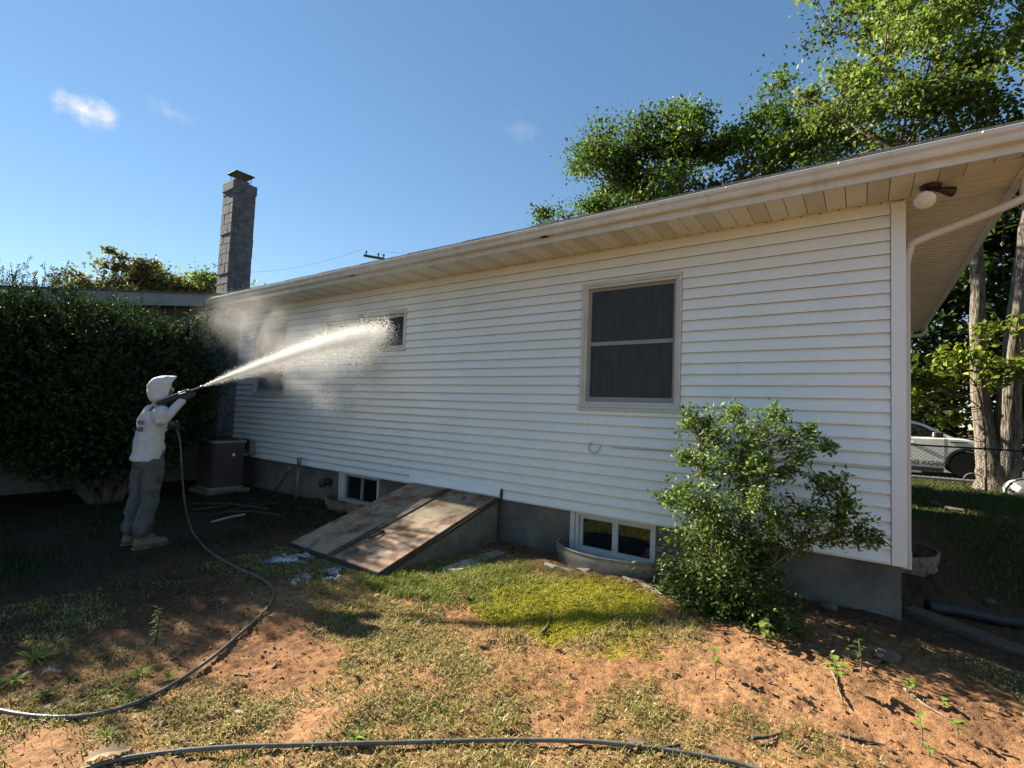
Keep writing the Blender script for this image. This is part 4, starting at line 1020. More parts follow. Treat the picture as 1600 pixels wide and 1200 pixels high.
# ------------------------------------------------------------------ holly bush by the wall
def holly():
    r = np.random.default_rng(77)
    base = np.array((-1.02,-.66,gz(-1.02,-.66)))
    t = thing('holly_bush', 'open leafy green holly bush with glossy leaves before the foundation', 'shrub', base)
    bl = [(1112,655,26),(1085,656,18),(1072,650,10),(1149,640,10),(1224,650,22),(1180,682,36),(1130,695,40),(1235,690,26),(1200,715,36),(1082,712,22),(1068,712,10),(1120,740,42),(1175,750,42),(1232,735,24),(1265,712,16),(1292,697,9),(1269,674,6),(1280,745,18),(1308,745,13),(1050,775,24),(1034,774,10),(1090,790,38),(1140,790,42),(1195,790,36),(1250,800,26),(1290,805,26),(1325,785,17),(1342,815,24),(1300,842,24),(1350,838,14),(1368,842,6),(1100,835,42),(1155,840,42),(1210,835,36),(1255,845,20),(1090,880,42),(1140,890,42),(1190,880,30),(1040,908,17),(1075,920,35),(1120,935,42),(1165,935,36),(1215,925,24),(1090,955,28),(1150,965,36),(1205,970,30),(1235,975,16)]
    br = MB()
    stem = smooth_path([(base[0],base[1],base[2]-.08),(-1.03,-.66,-.05),(-1.0,-.66,.35),(-1.02,-.66,.75)], 6)
    stem2 = smooth_path([(base[0]-.06,base[1]-.03,base[2]-.08),(-1.16,-.68,.0),(-1.25,-.7,.45),(-1.30,-.68,.8)], 6)
    stem3 = smooth_path([(base[0]+.05,base[1]+.03,base[2]-.08),(-.85,-.6,-.1),(-.6,-.6,.15),(-.38,-.58,.3)], 6)
    nodes = []
    for s_, ra in ((stem,(.017,.006)), (stem2,(.011,.004)), (stem3,(.012,.004))):
        br.tube(s_, list(np.linspace(ra[0], ra[1], len(s_))), 7); nodes += s_
    NP = np.array(nodes); tips = []; tdir = []
    for px, py, rad in bl:
        yy = -.66+r.uniform(-.16,.16); c = at(px, py, y=yy); sc = rad/F_PX*3.4
        for j in range(max(2, int(rad/5.0*(1.9 if py > 790 and px < 1180 else (1.05 if px < 1215 else .72))))):
            q = c+r.normal(size=3)*np.array((.44,.85,.44) if px < 1215 else (.36,.7,.30))*sc
            k = np.argmin(np.linalg.norm(NP-q, axis=1)+np.where(NP[:,2] > q[2]-.05, .35, 0)+r.random(len(NP))*.15)
            p = NP[k]; mid = (p+q)/2+np.array((0,0,.04))+r.normal(size=3)*.02
            path = smooth_path([p, mid, q], 5); br.tube(path, list(np.linspace(.0055,.0018,len(path))), 5)
            L = np.linalg.norm(q-p); dd = (q-np.array(path[-4]))
            dd /= np.linalg.norm(dd)+1e-6
            for s_ in range(9):
                f = 1-.42*r.random()*min(1, .30/max(L,.05)); kx = min(len(path)-1, max(0, int(f*(len(path)-1))))
                tips.append(np.array(path[kx])+r.normal(size=3)*.024); tdir.append(dd)
            for s_ in range(8): tips.append(q+r.normal(size=3)*sc*np.array((.42,.6,.42))); tdir.append(dd)
    br.build('branches', M['twig'], t, smooth=True)
    T = np.array(tips); D = np.array(tdir); m_ = 5
    P = np.repeat(T, m_, 0)+r.normal(size=(len(T)*m_,3))*.021; D = np.repeat(D, m_, 0)
    P[:,2] = np.maximum(P[:,2], gz(-1,-.8)+.02); P[:,1] = np.minimum(P[:,1], -.05)
    V, Fc = leaf_quads(P, np.full(len(P), .036), r, up=.7, aspect=.52, dirs=D*.5, fold=.3)
    cc = leaf_cols(len(P), [(.075,.125,.03),(.105,.16,.04),(.055,.095,.025),(.19,.24,.06)], (4,3,3,2.2), r)
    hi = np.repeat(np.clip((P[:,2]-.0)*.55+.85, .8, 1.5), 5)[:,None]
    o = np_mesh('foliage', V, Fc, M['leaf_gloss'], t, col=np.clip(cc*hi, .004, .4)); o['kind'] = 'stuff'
holly()

# ------------------------------------------------------------------ seedlings and weeds
def big_leaf(p, d, L, W, droop=.3, up=(0,0,1)):
    d = Vector(d).normalized(); s = d.cross(Vector(up)).normalized(); u = s.cross(d); p = Vector(p)
    V = []; n = 6
    for i in range(n+1):
        t = i/n; w = W*math.sin(math.pi*min(1, t*.93+.06))**.8*(1-.25*t); c = p+d*L*t-u*L*droop*t*t
        V += [c+s*w/2+u*w*.16, c-u*0, c-s*w/2+u*w*.16]
    Fc = []
    for i in range(n):
        a = i*3; Fc += [(a,a+3,a+4,a+1), (a+1,a+4,a+5,a+2)]
    return V, Fc
def leafmat(name, c):
    mt = foliage(name, trans=.4, rough=.65, spec=.12); nd = mt.node_tree.nodes
    for n in nd:
        if n.type == 'ATTRIBUTE': rgb = n
    r_ = nd.new('ShaderNodeRGB'); r_.outputs[0].default_value = (*c, 1)
    for l in list(mt.node_tree.links):
        if l.from_node == rgb: mt.node_tree.links.new(r_.outputs[0], l.to_socket)
    return mt
M['seedling'] = leafmat('seedling_leaf', (.20,.27,.055)); M['weed'] = leafmat('weed_leaf', (.20,.28,.05)); M['weed_dark'] = leafmat('dark_weed_leaf', (.07,.12,.03))
def seedling(px, py, h, nl, L, seed, label, mt='seedling', spread=1.0, name='seedling'):
    r = random.Random(seed); b = at(px, py, z=-.47); b = np.array((b[0], b[1], gz(b[0], b[1])))
    t = thing(name, label, 'seedling' if name == 'seedling' else 'weed', b, 'seedlings on the bare soil' if name == 'seedling' else 'weeds in the thin grass')
    top = b+np.array((r.uniform(-.02,.02), r.uniform(-.02,.02), h))
    MB().tube([b-np.array((0,0,.02)), (b+top)/2+np.array((.006,0,0)), top], [.004,.0035,.0025], 6).build('stem', M['twig'], t)
    for i in range(nl):
        a = i*2.4+r.uniform(-.4,.4); f = .45+.55*(i+1)/nl if h > .05 else .6
        p = b+(top-b)*f
        v, fc = big_leaf(p, (math.cos(a)*spread, math.sin(a)*spread, r.uniform(.1,.6)), L*r.uniform(.7,1.15), L*r.uniform(.5,.72), r.uniform(.2,.6))
        MB().add(v, fc).build('leaf', M[mt], t, smooth=True, fixn=False)
seedling(1118,1060,.17,6,.055,1,'small pale seedling with a thin stem on the sunny red soil')
seedling(1192,1012,.12,8,.085,2,'bright broad leaved seedling at the foot of the holly bush')
seedling(1308,1080,.16,7,.075,3,'broad leaved seedling half in the shade of the holly bush')
seedling(1345,1062,.20,9,.05,4,'dark leafy sprig in the bush shadow', 'weed_dark')
seedling(1418,1095,.10,6,.06,5,'small seedling beside the long root')
seedling(1470,1112,.06,4,.045,6,'tiny seedling at the edge of the shadow by the root')
seedling(1440,1165,.13,4,.055,7,'two leaved seedling at the edge of the dry grass')
seedling(1497,1158,.07,4,.055,8,'low seedling on the sunny soil past the root')
seedling(1450,1180,.05,3,.05,9,'round leaved seedling low in the dry grass edge')
def rosette(px, py, n, L, W, seed, label, mt='weed', tall=0):
    r = random.Random(seed); b = at(px, py, z=-.49); b = np.array((b[0], b[1], gz(b[0], b[1])))
    t = thing('weed', label, 'weed', b, 'weeds in the thin grass')
    if tall:
        MB().tube([b-np.array((0,0,.02)), b+np.array((.01,0,tall*.5)), b+np.array((.03,.01,tall))], [.005,.004,.002], 6).build('stem', M['weed_dark'], t)
    for i in range(n):
        a = i*2.4+r.uniform(-.3,.3); z = tall*i/n if tall else .0
        el = r.uniform(.5,1.4) if not tall else r.uniform(.1,.9)
        v, fc = big_leaf(b+np.array((.0,0,.005+z)), (math.cos(a), math.sin(a), el), L*r.uniform(.6,1.15)*(1-.4*(i/n if tall else 0)), W*r.uniform(.7,1.2), r.uniform(.3,.8))
        MB().add(v, fc).build('leaf', M[mt], t, smooth=True, fixn=False)
rosette(52,1036,22,.11,.013,1,'spiky rosette weed with long leaves in the left sun patch')
rosette(62,962,24,.045,.012,2,'upright leafy weed at the edge of the yew shadow','weed',.14)
rosette(243,1008,34,.055,.009,3,'tallest upright weed standing at the shadow edge','weed',.22)
rosette(218,1050,22,.075,.011,4,'bright tuft weed beside the tall one')
rosette(176,1078,22,.07,.010,5,'bright green tuft weed above the curving hose')
rosette(262,1060,20,.06,.010,6,'low weed tuft close to the hose bend')
rosette(20,1065,22,.08,.014,7,'wide low weed near the rosette in the left sun patch')
rosette(70,1092,24,.06,.013,8,'dark green spreading weed left of the hose','weed_dark')
rosette(110,1068,18,.05,.011,9,'small weed between the rosette and the hose','weed_dark')
rosette(205,1095,22,.075,.009,10,'grassy yellow green tuft beside the hose')
rosette(165,1160,16,.07,.007,11,'thin grassy tuft below the hose in the sun')
rosette(555,1152,9,.06,.02,12,'little weed just above the straight hose')
rosette(545,965,12,.09,.014,13,'thin grass tuft at the edge of the lush grass')

# ------------------------------------------------------------------ grass and moss as blades
def blades(n, xr, yr, dens, hgt, wid, cols, wts, seed, name, label, lean=.7, mat='blade'):
    r = np.random.default_rng(seed)
    x = r.uniform(*xr, n); y = r.uniform(*yr, n)
    z_ = zones(x, y); p = dens(x, y, *z_); k = r.random(n) < p
    k &= ~in_well(x, y, .04) & ~((x > bx0-.04) & (x < bx1+.04) & (y > byf-.1) & (y < .1)) & ~((x < .05) & (y > -.06) & (y < YB) & (x > XL))
    x, y = x[k], y[k]; n = len(x)
    z = ground_z(x, y)-.003
    a = r.uniform(0, 2*math.pi, n); h = hgt(x, y, *[q[k] for q in z_])*(.45+1.0*r.random(n)); ln = h*lean*r.random(n)*1.3
    w = wid*(.6+.8*r.random(n))
    dx, dy = np.cos(a), np.sin(a)
    b0 = np.stack([x-dy*w/2, y+dx*w/2, z], 1); b1 = np.stack([x+dy*w/2, y-dx*w/2, z], 1)
    m0 = np.stack([x+dx*ln*.35-dy*w*.4, y+dy*ln*.35+dx*w*.4, z+h*.62], 1); m1 = np.stack([x+dx*ln*.35+dy*w*.4, y+dy*ln*.35-dx*w*.4, z+h*.62], 1)
    t = np.stack([x+dx*ln, y+dy*ln, z+h*(1-.3*np.minimum(1, ln/h))], 1)
    V = np.stack([b0,b1,m1,m0,t], 1).reshape(-1,3); i = np.arange(n)[:,None]*5
    Fc = np.concatenate([i+np.array([[0,1,2]]), i+np.array([[0,2,3]]), i+np.array([[3,2,4]])], 0)
    cc = leaf_cols(n, cols, wts, r, var=.25)
    o = np_mesh(name, V, Fc, M[mat], col=cc, base=(float(np.mean(xr)), float(np.mean(yr)), -.5))
    tag(o, label, 'grass', kind='stuff')
STRAW = [(.40,.31,.15),(.30,.235,.10),(.20,.22,.055),(.14,.18,.04),(.50,.41,.22)]
blades(330000, (-5.2,1.2), (-4.3,-.35), lambda x,y,mo,lu,th,ba,si,sh,a,b,c: np.clip(th*.85*(1-mo)*(1-.9*lu)+.03, 0, 1)*(1-.9*ba)*sst(-.35,-.6,y), lambda x,y,*z:   .019+.012*sst(.5,.8,z[7]), .0046, STRAW, (4,4,4,3,2), 1, 'dry_grass', 'thin straw coloured grass over the sunny yard', lean=1.3)
blades(90000, (-4.4,-1.9), (-2.3,-.55), lambda x,y,mo,lu,th,ba,si,sh,a,b,c: lu*(1-.75*mo), lambda x,y,*z: .042+.03*sst(.55,.8,z[6]), .0045, [(.15,.20,.03),(.21,.24,.04),(.10,.15,.025),(.32,.28,.09)], (4,3,3,2), 2, 'green_grass', 'lush green grass growing beside the cellar door', lean=.9)
blades(150000, (-3.1,-1.1), (-2.2,-.35), lambda x,y,mo,lu,th,ba,si,sh,a,b,c: mo*.9, lambda x,y,*z: .012+0*x, .004, [(.30,.29,.02),(.36,.33,.03),(.24,.245,.02),(.40,.34,.07)], (4,3,3,1), 3, 'moss_patch', 'bright yellow green moss patch on the hump', lean=1.0)
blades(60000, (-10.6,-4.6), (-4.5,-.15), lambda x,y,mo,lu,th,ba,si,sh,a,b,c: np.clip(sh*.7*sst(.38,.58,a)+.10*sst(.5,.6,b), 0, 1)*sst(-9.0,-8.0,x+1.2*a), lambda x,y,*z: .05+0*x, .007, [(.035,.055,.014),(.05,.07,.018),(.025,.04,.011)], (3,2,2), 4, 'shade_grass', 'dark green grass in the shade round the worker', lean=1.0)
blades(120000, (.15,9), (1.0,13.8), lambda x,y,mo,lu,th,ba,si,sh,a,b,c: si*.9, lambda x,y,*z: .05+0*x, .011, [(.055,.085,.018),(.08,.11,.022),(.12,.14,.035)], (3,3,1), 5, 'side_lawn', 'green lawn on the far side of the house', lean=.9)
# scattered green tufts in the dry grass
blades(60000, (-5.2,.6), (-4.3,-.8), lambda x,y,mo,lu,th,ba,si,sh,a,b,c: sst(.62,.70,fbm(x*1.0+40,y*1.0+3,3,5.5))*(1-mo)*(1-.8*ba)*.7, lambda x,y,*z: .042+0*x, .004, [(.13,.18,.035),(.17,.21,.05),(.25,.23,.09)], (3,3,2), 6, 'grass_tufts', 'scattered green grass tufts across the yard', lean=.9)

# leaf litter, sticks and clods
def litter():
    r = np.random.default_rng(5); n = 3600
    x = r.uniform(-5.2,1.2,n); y = r.uniform(-4.2,-.1,n)
    w = np.where((y > -.75) & (x > -3.7), .7, .30*sst(.45,.6,fbm(x,y,3,1.4))+.04); k = (r.random(n) < w) & ~in_well(x, y, .02) & ~((x > bx0-.04) & (x < bx1+.02) & (y > byf-.1))
    x, y = x[k], y[k]; P = np.stack([x, y, ground_z(x, y)+.008], 1)
    d = r.normal(size=P.shape)*np.array((1,1,.25))
    V, Fc = leaf_quads(P, .018+.034*r.random(len(P))**2, r, up=2.2, aspect=.5, fold=.5, dirs=d)
    o = np_mesh('leaf_litter', V, Fc, M['blade'], col=leaf_cols(len(P), [(.12,.075,.04),(.20,.13,.075),(.30,.23,.15),(.06,.04,.025)], (3,3,1,3), r), base=(-2,-2,-.5))
    tag(o, 'scattered brown dead leaves over the soil', 'leaf litter', kind='stuff')
    n = 9000; x = r.uniform(-5,1.1,n); y = r.uniform(-4.2,-.3,n); z_ = zones(x, y); k = (r.random(n) < .35+.65*z_[3]) & ~in_well(x,y,.02) & ~((x > bx0-.04) & (x < bx1+.02) & (y > byf-.1))
    x, y = x[k], y[k]; n = len(x); s = .003+.009*r.random(n)**3
    oct_ = np.array([(1,0,0),(0,1,0),(-1,0,0),(0,-1,0),(0,0,.8),(0,0,-.8)])
    V = np.stack([x,y,ground_z(x,y)+s*.2],1)[:,None,:]+oct_[None]*s[:,None,None]*(.6+.8*r.random((n,6,1)))
    f = np.array([(0,1,4),(1,2,4),(2,3,4),(3,0,4),(1,0,5),(2,1,5),(3,2,5),(0,3,5)])
    o = np_mesh('soil_clods', V.reshape(-1,3), (np.arange(n)[:,None,None]*6+f[None]).reshape(-1,3), M['blade'], col=leaf_cols(n, [(.26,.13,.06),(.20,.10,.05),(.34,.2,.11)], (3,2,1), r, k=6), base=(-2,-2,-.5))
    tag(o, 'small crumbs and pebbles of reddish soil', 'clods', kind='stuff')
litter()
def stick(pts, r0, label, mt='twig', name='stick'):
    w = [at(*p, z=-.48) for p in pts]; path = ground_tube(w, r0, .002, .03)
    rr = random.Random(len(pts)+int(pts[0][0]))
    path = [(x+rr.uniform(-.003,.003), y+rr.uniform(-.003,.003), z) for x, y, z in path]
    tag(MB().tube(path, list(np.linspace(r0, r0*.5, len(path))), 6).build(name, M[mt], None, smooth=True, base=path[0]), label, name)
stick([(1413,1085),(1440,1108),(1462,1122),(1488,1138)], .009, 'pale bent root lying along the shadow edge')
stick([(1300,1060),(1308,1080),(1318,1108)], .007, 'short dead twig under the broad seedling')
stick([(1310,1150),(1350,1162),(1380,1168),(1395,1180)], .008, 'dark crooked twig in the grass edge', 'bark_dark')
stick([(1175,1158),(1205,1156),(1222,1150)], .010, 'short thick stick in the dry grass','bark_dark')
stick([(985,1165),(1020,1175),(1062,1168)], .012, 'dark bark strip next to the hose end','bark_dark')
stick([(365,1052),(395,1056)], .006, 'tiny pale stick on the bare soil near the hose')
stick([(425,1045),(438,1030)], .005, 'thin twig standing out of the sunny soil', 'bark_dark')
stick([(1270,930),(1330,948),(1392,950)], .012, 'long stick under the foundation near the holly bush', 'bark_dark')
stick([(845,990),(856,980),(858,962)], .008, 'curled dead stem on the moss')
for i, (px, py, s, lb) in enumerate(((1385,1040,.075,'brown rounded stone in the deep shade past the bush'),(1295,965,.06,'small rough stone behind the bush by the foundation'),(255,1125,.022,'dark soil lump beside the hose'),(243,1127,.016,'smaller dark lump next to the soil lump'),(1545,940,.05,'low stone beside the corrugated pipe'),(1240,1078,.015,'pebble on the sunny red soil'))):
    b = at(px, py, z=-.47); rr = np.random.default_rng(i); mb = MB().ball((b[0],b[1],gz(b[0],b[1])+s*.2), (s, s*.8, s*.62), 12, 8)
    mb.v = [tuple(np.array(v)+rr.normal(size=3)*s*.05) for v in mb.v]
    tag(mb.build('stone', M['stone'], None, smooth=True, base=(b[0],b[1],-.48)), lb, 'stone')
# large dry oak leaf and dead leaf clump
def lobed(px, py, L, seed, label, c=(.42,.33,.23)):
    r = random.Random(seed); b = at(px, py, z=-.47); z0 = gz(b[0], b[1])+.022; a0 = r.uniform(0, 6.28)
    half_ = [(0,0),(.12,.04),(.2,.22),(.32,.10),(.42,.34),(.52,.14),(.66,.36),(.74,.13),(.88,.18),(1,0)]
    pts = half_+[(u,-v) for u, v in half_[-2:0:-1]]
    V = [(b[0]+L*((u-.5)*math.cos(a0)-v*math.sin(a0)), b[1]+L*((u-.5)*math.sin(a0)+v*math.cos(a0)), z0+.03*abs(v)+.012*math.sin(u*5)) for u, v in pts]
    n = len(pts); rib = [(b[0]+L*(u-.5)*math.cos(a0), b[1]+L*(u-.5)*math.sin(a0), z0+.012*math.sin(u*5)) for u, _ in half_]
    mb = MB(); mb.v = V+rib[1:-1]; Fc = []
    hn = len(half_)
    ridx = lambda i: 0 if i == 0 else (hn-1 if i == hn-1 else n+i-1)
    for i in range(hn-1):
        Fc.append([q for q in dict.fromkeys((i, ridx(i), ridx(i+1), i+1))])
        j0, j1 = (n-i) % n, (n-i-1)
        Fc.append([q for q in dict.fromkeys((ridx(i), j0, j1 if i < hn-2 else hn-1, ridx(i+1)))])
    mb.f = [tuple(f) for f in Fc if len(f) > 2]
    o = mb.build('dead_leaf', leafmat('dry_leaf_%d' % seed, c), None, smooth=False, base=(b[0],b[1],z0), fixn=False)
    so = o.modifiers.new('thick','SOLIDIFY'); so.thickness = .0015
    tag(o, label, 'leaf')
lobed(168,1184,.17,3,'large pale lobed dead leaf on the soil above the straight hose')
lobed(80,1052,.09,4,'small pale dead leaf among the weeds',(.5,.45,.38))
lobed(995,1160,.15,5,'curled brown dead leaf on top of the hose',(.22,.15,.09))
lobed(960,975,.08,6,'dark curled dead leaf on the moss edge',(.12,.08,.05))
lobed(728,935,.10,7,'dark dead leaf in the lush grass',(.10,.07,.04))

# ------------------------------------------------------------------ street side: fence, vehicle, sack, pole
fy = 10.2; fe = thing('chain_link_fence', 'low dark chain link fence crossing the side lawn', 'fence', (3, fy, -.5))
fx0, fx1, ft, fbz = -1.2, 8.5, .585, -.47
for x in (-1.2, 1.1-.0*1, 3.9, 6.4, 8.5): 
    if x == 1.1: continue
    MB().lathe((x, fy, -.7), [(.026,0),(.026,1.30),(.018,1.33)], 10).build('post', M['chain'], fe)
MB().tube([(fx0,fy,ft),(fx1,fy,ft-.02)], .020, 10).build('top_rail', M['chain'], fe)
mb = MB(); H = ft-.02-fbz; stp = .085
xx = fx0-H
while xx < fx1:
    for sgn in (1, -1):
        a, c_ = (xx, xx+H) if sgn == 1 else (xx+H, xx)
        lo, hi = a, c_; p, q = [lo, fbz], [hi, ft-.02]
        def clip(x):
            t = (x-lo)/(hi-lo); return fbz+(ft-.02-fbz)*t
        pts = [p, q]
        for pt in pts:
            if pt[0] < fx0: pt[1] = clip(fx0); pt[0] = fx0
            if pt[0] > fx1: pt[1] = clip(fx1); pt[0] = fx1
        if abs(pts[0][0]-pts[1][0]) > .01:
            mb.bar((pts[0][0], fy+.004*sgn, pts[0][1]), (pts[1][0], fy+.004*sgn, pts[1][1]), .0045)
    xx += stp
mb.build('wire_mesh', M['chain'], fe, fixn=False)

# white pickup, side on, front to the right
def pickup():
    y0, y1 = 14.45, 16.3; xo = 2.16; gz0 = -.44
    t = thing('pickup_truck', 'white pickup truck with lettering on the door parked on the street', 'truck', (.3, 15.4, gz0))
    fwx, rwx = xo, xo-3.45; wz = gz0+.385; R_ = .385
    def arc(cx, r, n=9): return [(cx+r*math.cos(math.pi*i/n), wz+r*math.sin(math.pi*i/n)) for i in range(n+1)]
    low = -.235
    side_ = [(xo+.93, low+.10),(xo+.97,.25),(xo+.93,.46),(xo+.80,.585),(xo+.2,.665),(xo-.18,.70),(xo-2.5,.66),(xo-2.5,.50),(xo-4.35,.50),(xo-4.42,.1),(xo-4.40,low)]
    prof = side_+[(rwx-.47, low)]+[(p[0], max(p[1], low)) for p in arc(rwx,.46)[::-1]]+[(rwx+.47, low),(fwx-.47, low)]+[(p[0], max(p[1], low)) for p in arc(fwx,.46)[::-1]]+[(fwx+.47, low)]
    MB().prism([(x,y0,z) for x,z in prof], [(x,y1,z) for x,z in prof]).build('body', M['car_white'], t, bevel=.035)
    cab = [(xo-.20,.69),(xo-.93,1.09),(xo-1.15,1.165),(xo-1.6,1.19),(xo-2.2,1.17),(xo-2.42,1.10),(xo-2.5,.66)]
    ins = .13
    def ycab(z): return ins*max(0,(z-.66))/.53
    MB().prism([(x,y0+.03+ycab(z),z) for x,z in cab], [(x,y1-.03-ycab(z),z) for x,z in cab]).build('cab', M['car_white'], t, bevel=.03)
    for nm, w in (('side_window', [(xo-.42,.715),(xo-.99,1.035),(xo-1.18,1.085),(xo-1.38,1.095),(xo-1.38,.715)]), ('side_window', [(xo-1.46,.715),(xo-1.46,1.095),(xo-2.1,1.08),(xo-2.3,.98),(xo-2.36,.715)])):
        MB().prism([(x,y0+.022+ycab(z),z) for x,z in w], [(x,y0+.032+ycab(z)+.02,z) for x,z in w]).build(nm, M['car_glass'], t)
        MB().prism([(x,y1-.022-ycab(z),z) for x,z in w], [(x,y1-.032-ycab(z)-.02,z) for x,z in w]).build(nm, M['car_glass'], t)
    MB().add([(xo-.24,y0+.12,.725),(xo-.24,y1-.12,.725),(xo-.90,y1-.22,1.09),(xo-.90,y0+.22,1.09)], [(0,1,2,3)]).build('windscreen', M['car_glass'], t)
    door = MB()
    for x in (xo-.47, xo-1.42): door.box(x-.006, x+.006, y0-.003, y0+.004, low+.10, .70)
    door.build('door_gap', M['car_black'], t)
    box('door_handle', M['car_white'], t, xo-1.36, xo-1.18, y0-.035, y0-.001, .50, .54, bevel=.01)
    mir = MB().box(xo-.72, xo-.52, y0-.20, y0-.02, .70, .86).build('mirror', M['car_black'], t, bevel=.03)
    box('mirror_cap', M['car_white'], mir, xo-.745, xo-.722, y0-.19, y0-.05, .73, .85, bevel=.01)
    box('rocker_trim', M['car_black'], t, rwx+.50, fwx-.50, y0-.02, y0+.05, low-.06, low+.06, bevel=.015)
    box('side_step', M['galv'], t, rwx+.55, fwx-1.0, y0-.12, y0-.021, low-.13, low-.08, bevel=.01)
    box('bumper', M['car_black'], t, xo+.60, xo+1.02, y0+.03, y1-.03, low-.03, low+.14, bevel=.03)
    for yy in (y0+.06, y1-.36):
        box('headlight', M['bulb'], t, xo+.86, xo+.975, yy, yy+.30, .28, .44, bevel=.02)
    box('grille', M['car_black'], t, xo+.955, xo+.985, y0+.40, y1-.40, .05, .45, bevel=.01)
    box('hood_vent', M['car_black'], t, xo-.36, xo+.02, y0-.006, y0+.02, .575, .605)
    for cx in (fwx, rwx):
        fl_ = MB(); a = arc(cx,.475,14); c = arc(cx,.405,14)
        fl_.prism([(x,y0-.03,z) for x,z in a]+[(x,y0-.03,z) for x,z in c[::-1]], [(x,y0+.05,z) for x,z in a]+[(x,y0+.05,z) for x,z in c[::-1]]).build('fender_flare', M['car_black'], t)
        for yy, s in ((y0+.02, 1), (y1-.26, 1)):
            wh = MB().lathe((cx, yy, wz), [(.24,.0),(.34,.0),(.375,.03),(R_,.08),(R_,.16),(.375,.21),(.34,.24),(.24,.24)], 28, 'y').build('wheel', M['black_rubber'], t, smooth=False)
            MB().lathe((cx, yy-.004, wz), [(.05,-.004),(.06,.02),(.20,.03),(.235,.0),(.238,.02)], 24, 'y').build('rim', M['rim'], wh)
            for k_ in range(6):
                a_ = k_*math.pi/3
                MB().bar((cx+.05*math.cos(a_), yy-.002, wz+.05*math.sin(a_)), (cx+.22*math.cos(a_), yy+.004, wz+.22*math.sin(a_)), .035, .02, up=(0,1,0)).build('spoke', M['rim'], wh)
    box('bed_floor', M['car_black'], t, xo-4.3, xo-2.55, y0+.08, y1-.08, .501, .506)
    cu = bpy.data.curves.new('lettering', 'FONT'); cu.body = 'POWER WASHING'; cu.size = .195; cu.shear = .2; cu.extrude = .002; cu.align_x = 'RIGHT'; cu.space_character = 1.02; cu.offset = .004
    o = text_mesh('lettering', cu, M['ink'], t); o.scale = (.62,1,1)
    o.rotation_euler = (math.pi/2, 0, 0); o.location = tuple(np.array((xo-.44, y0-.008, -.125))-OFF[t])
pickup()
# white sack by the maple
sk = at(1590, 752, y=11.9)
mb = MB().ball((sk[0]+.15, 11.9, -.40), (.42,.32,.28), 18, 12); rr = np.random.default_rng(3)
mb.v = [tuple(np.array(v)+np.array((1,1,1))*.10*(fbm(np.array([v[0]*4]), np.array([v[2]*4+v[1]*3]), 3, 1)[0]-.5)) for v in mb.v]
tag(mb.build('rubble_sack', surf('white_sack', (.10,.10,.10), (.70,.70,.68), scale=3.2, rough=.7, contrast=(.47,.52)), None, smooth=True, base=(sk[0]+.15,11.9,-.5)), 'white and black patterned sack lying at the foot of the maple', 'sack')
hp = at(1520, 752, y=11.7)
tag(MB().tube([(hp[0]+.17*math.cos(t), 11.7+.03*math.sin(t), -.28+.20*math.sin(t)) for t in np.linspace(0, 2*math.pi, 25)], .014, 8).build('wire_hoop', M['galv'], None, smooth=True, base=(hp[0],11.7,-.5)), 'pale hoop leaning against the maple trunk', 'hoop')
# log on the shaded lawn
stick([(1455,787),(1480,795),(1508,800)], .05, 'grey log lying on the shaded side lawn', 'bark_dark', 'log')
# utility pole behind the house
up_ = thing('utility_pole', 'wooden utility pole with a crossarm just showing above the roof line', 'utility pole', (-20.3,11.6,-.5))
MB().tube([(-20.3,11.6,-.8),(-20.3,11.6,8.40)], [.16,.11], 12).build('pole', M['bark_dark'], up_, smooth=True)
MB().bar((-21.15,11.1,8.66),(-20.2,11.65,8.48),.11,.11).build('crossarm', M['bark_dark'], up_)
for q in ((-21.05,11.15,8.70),(-20.5,11.48,8.59),(-20.25,11.62,8.54)):
    MB().lathe(q, [(.03,0),(.03,.10),(.055,.11),(.055,.17),(.03,.20)], 10).build('insulator', M['iron'], up_)
for i, (p, q) in enumerate((((-21.25,11.05,8.98),(-29.,9.,8.3)),((-20.45,11.5,8.84),(-8.0,14.,8.3)))):
    a = Vector(p); b_ = Vector(q); tag(MB().tube([a.lerp(b_, t)-Vector((0,0,.6*4*t*(1-t)*.5)) for t in np.linspace(0,1,9)], .005, 5).build('power_line', M['iron'], None, base=p), ('thin power line running left from the pole' if i == 0 else 'thin power line running right from the pole behind the roof'), 'cable')

# ------------------------------------------------------------------ the worker
def remesh(o, vox, it=6, fac=.5):
    m1 = o.modifiers.new('remesh', 'REMESH'); m1.mode = 'VOXEL'; m1.voxel_size = vox; m1.use_smooth_shade = True
    m2 = o.modifiers.new('smooth', 'SMOOTH'); m2.iterations = it; m2.factor = fac
    return o
def limb(mb, pts, rad, n=14, per=5, ey=1.0):
    pp_ = smooth_path(pts, per); rr = np.interp(np.linspace(0,1,len(pp_)), np.linspace(0,1,len(rad)), rad)
    mb.tube(pp_, list(rr), n, ey=ey)
    mb.ball(tuple(pp_[0]), rr[0]*.98, n, 8); mb.ball(tuple(pp_[-1]), rr[-1]*.98, n, 8)
    return mb
def rings(mb, secs, n=22):
    """closed loft of ellipses: (center, half-width across, half-depth forward, axes)"""
    base = len(mb.v)
    for (c, ax, ay) in secs:
        for k_ in range(n):
            a = 2*math.pi*k_/n; mb.v.append((c[0]+ax*math.cos(a), c[1]+ay*math.sin(a), c[2]))
    for i in range(len(secs)-1):
        for k_ in range(n):
            a, b_ = base+i*n+k_, base+i*n+(k_+1) % n; mb.f.append((a, b_, b_+n, a+n))
    mb.f.append(tuple(base+k_ for k_ in range(n))[::-1]); mb.f.append(tuple(base+(len(secs)-1)*n+k_ for k_ in range(n)))
    return mb

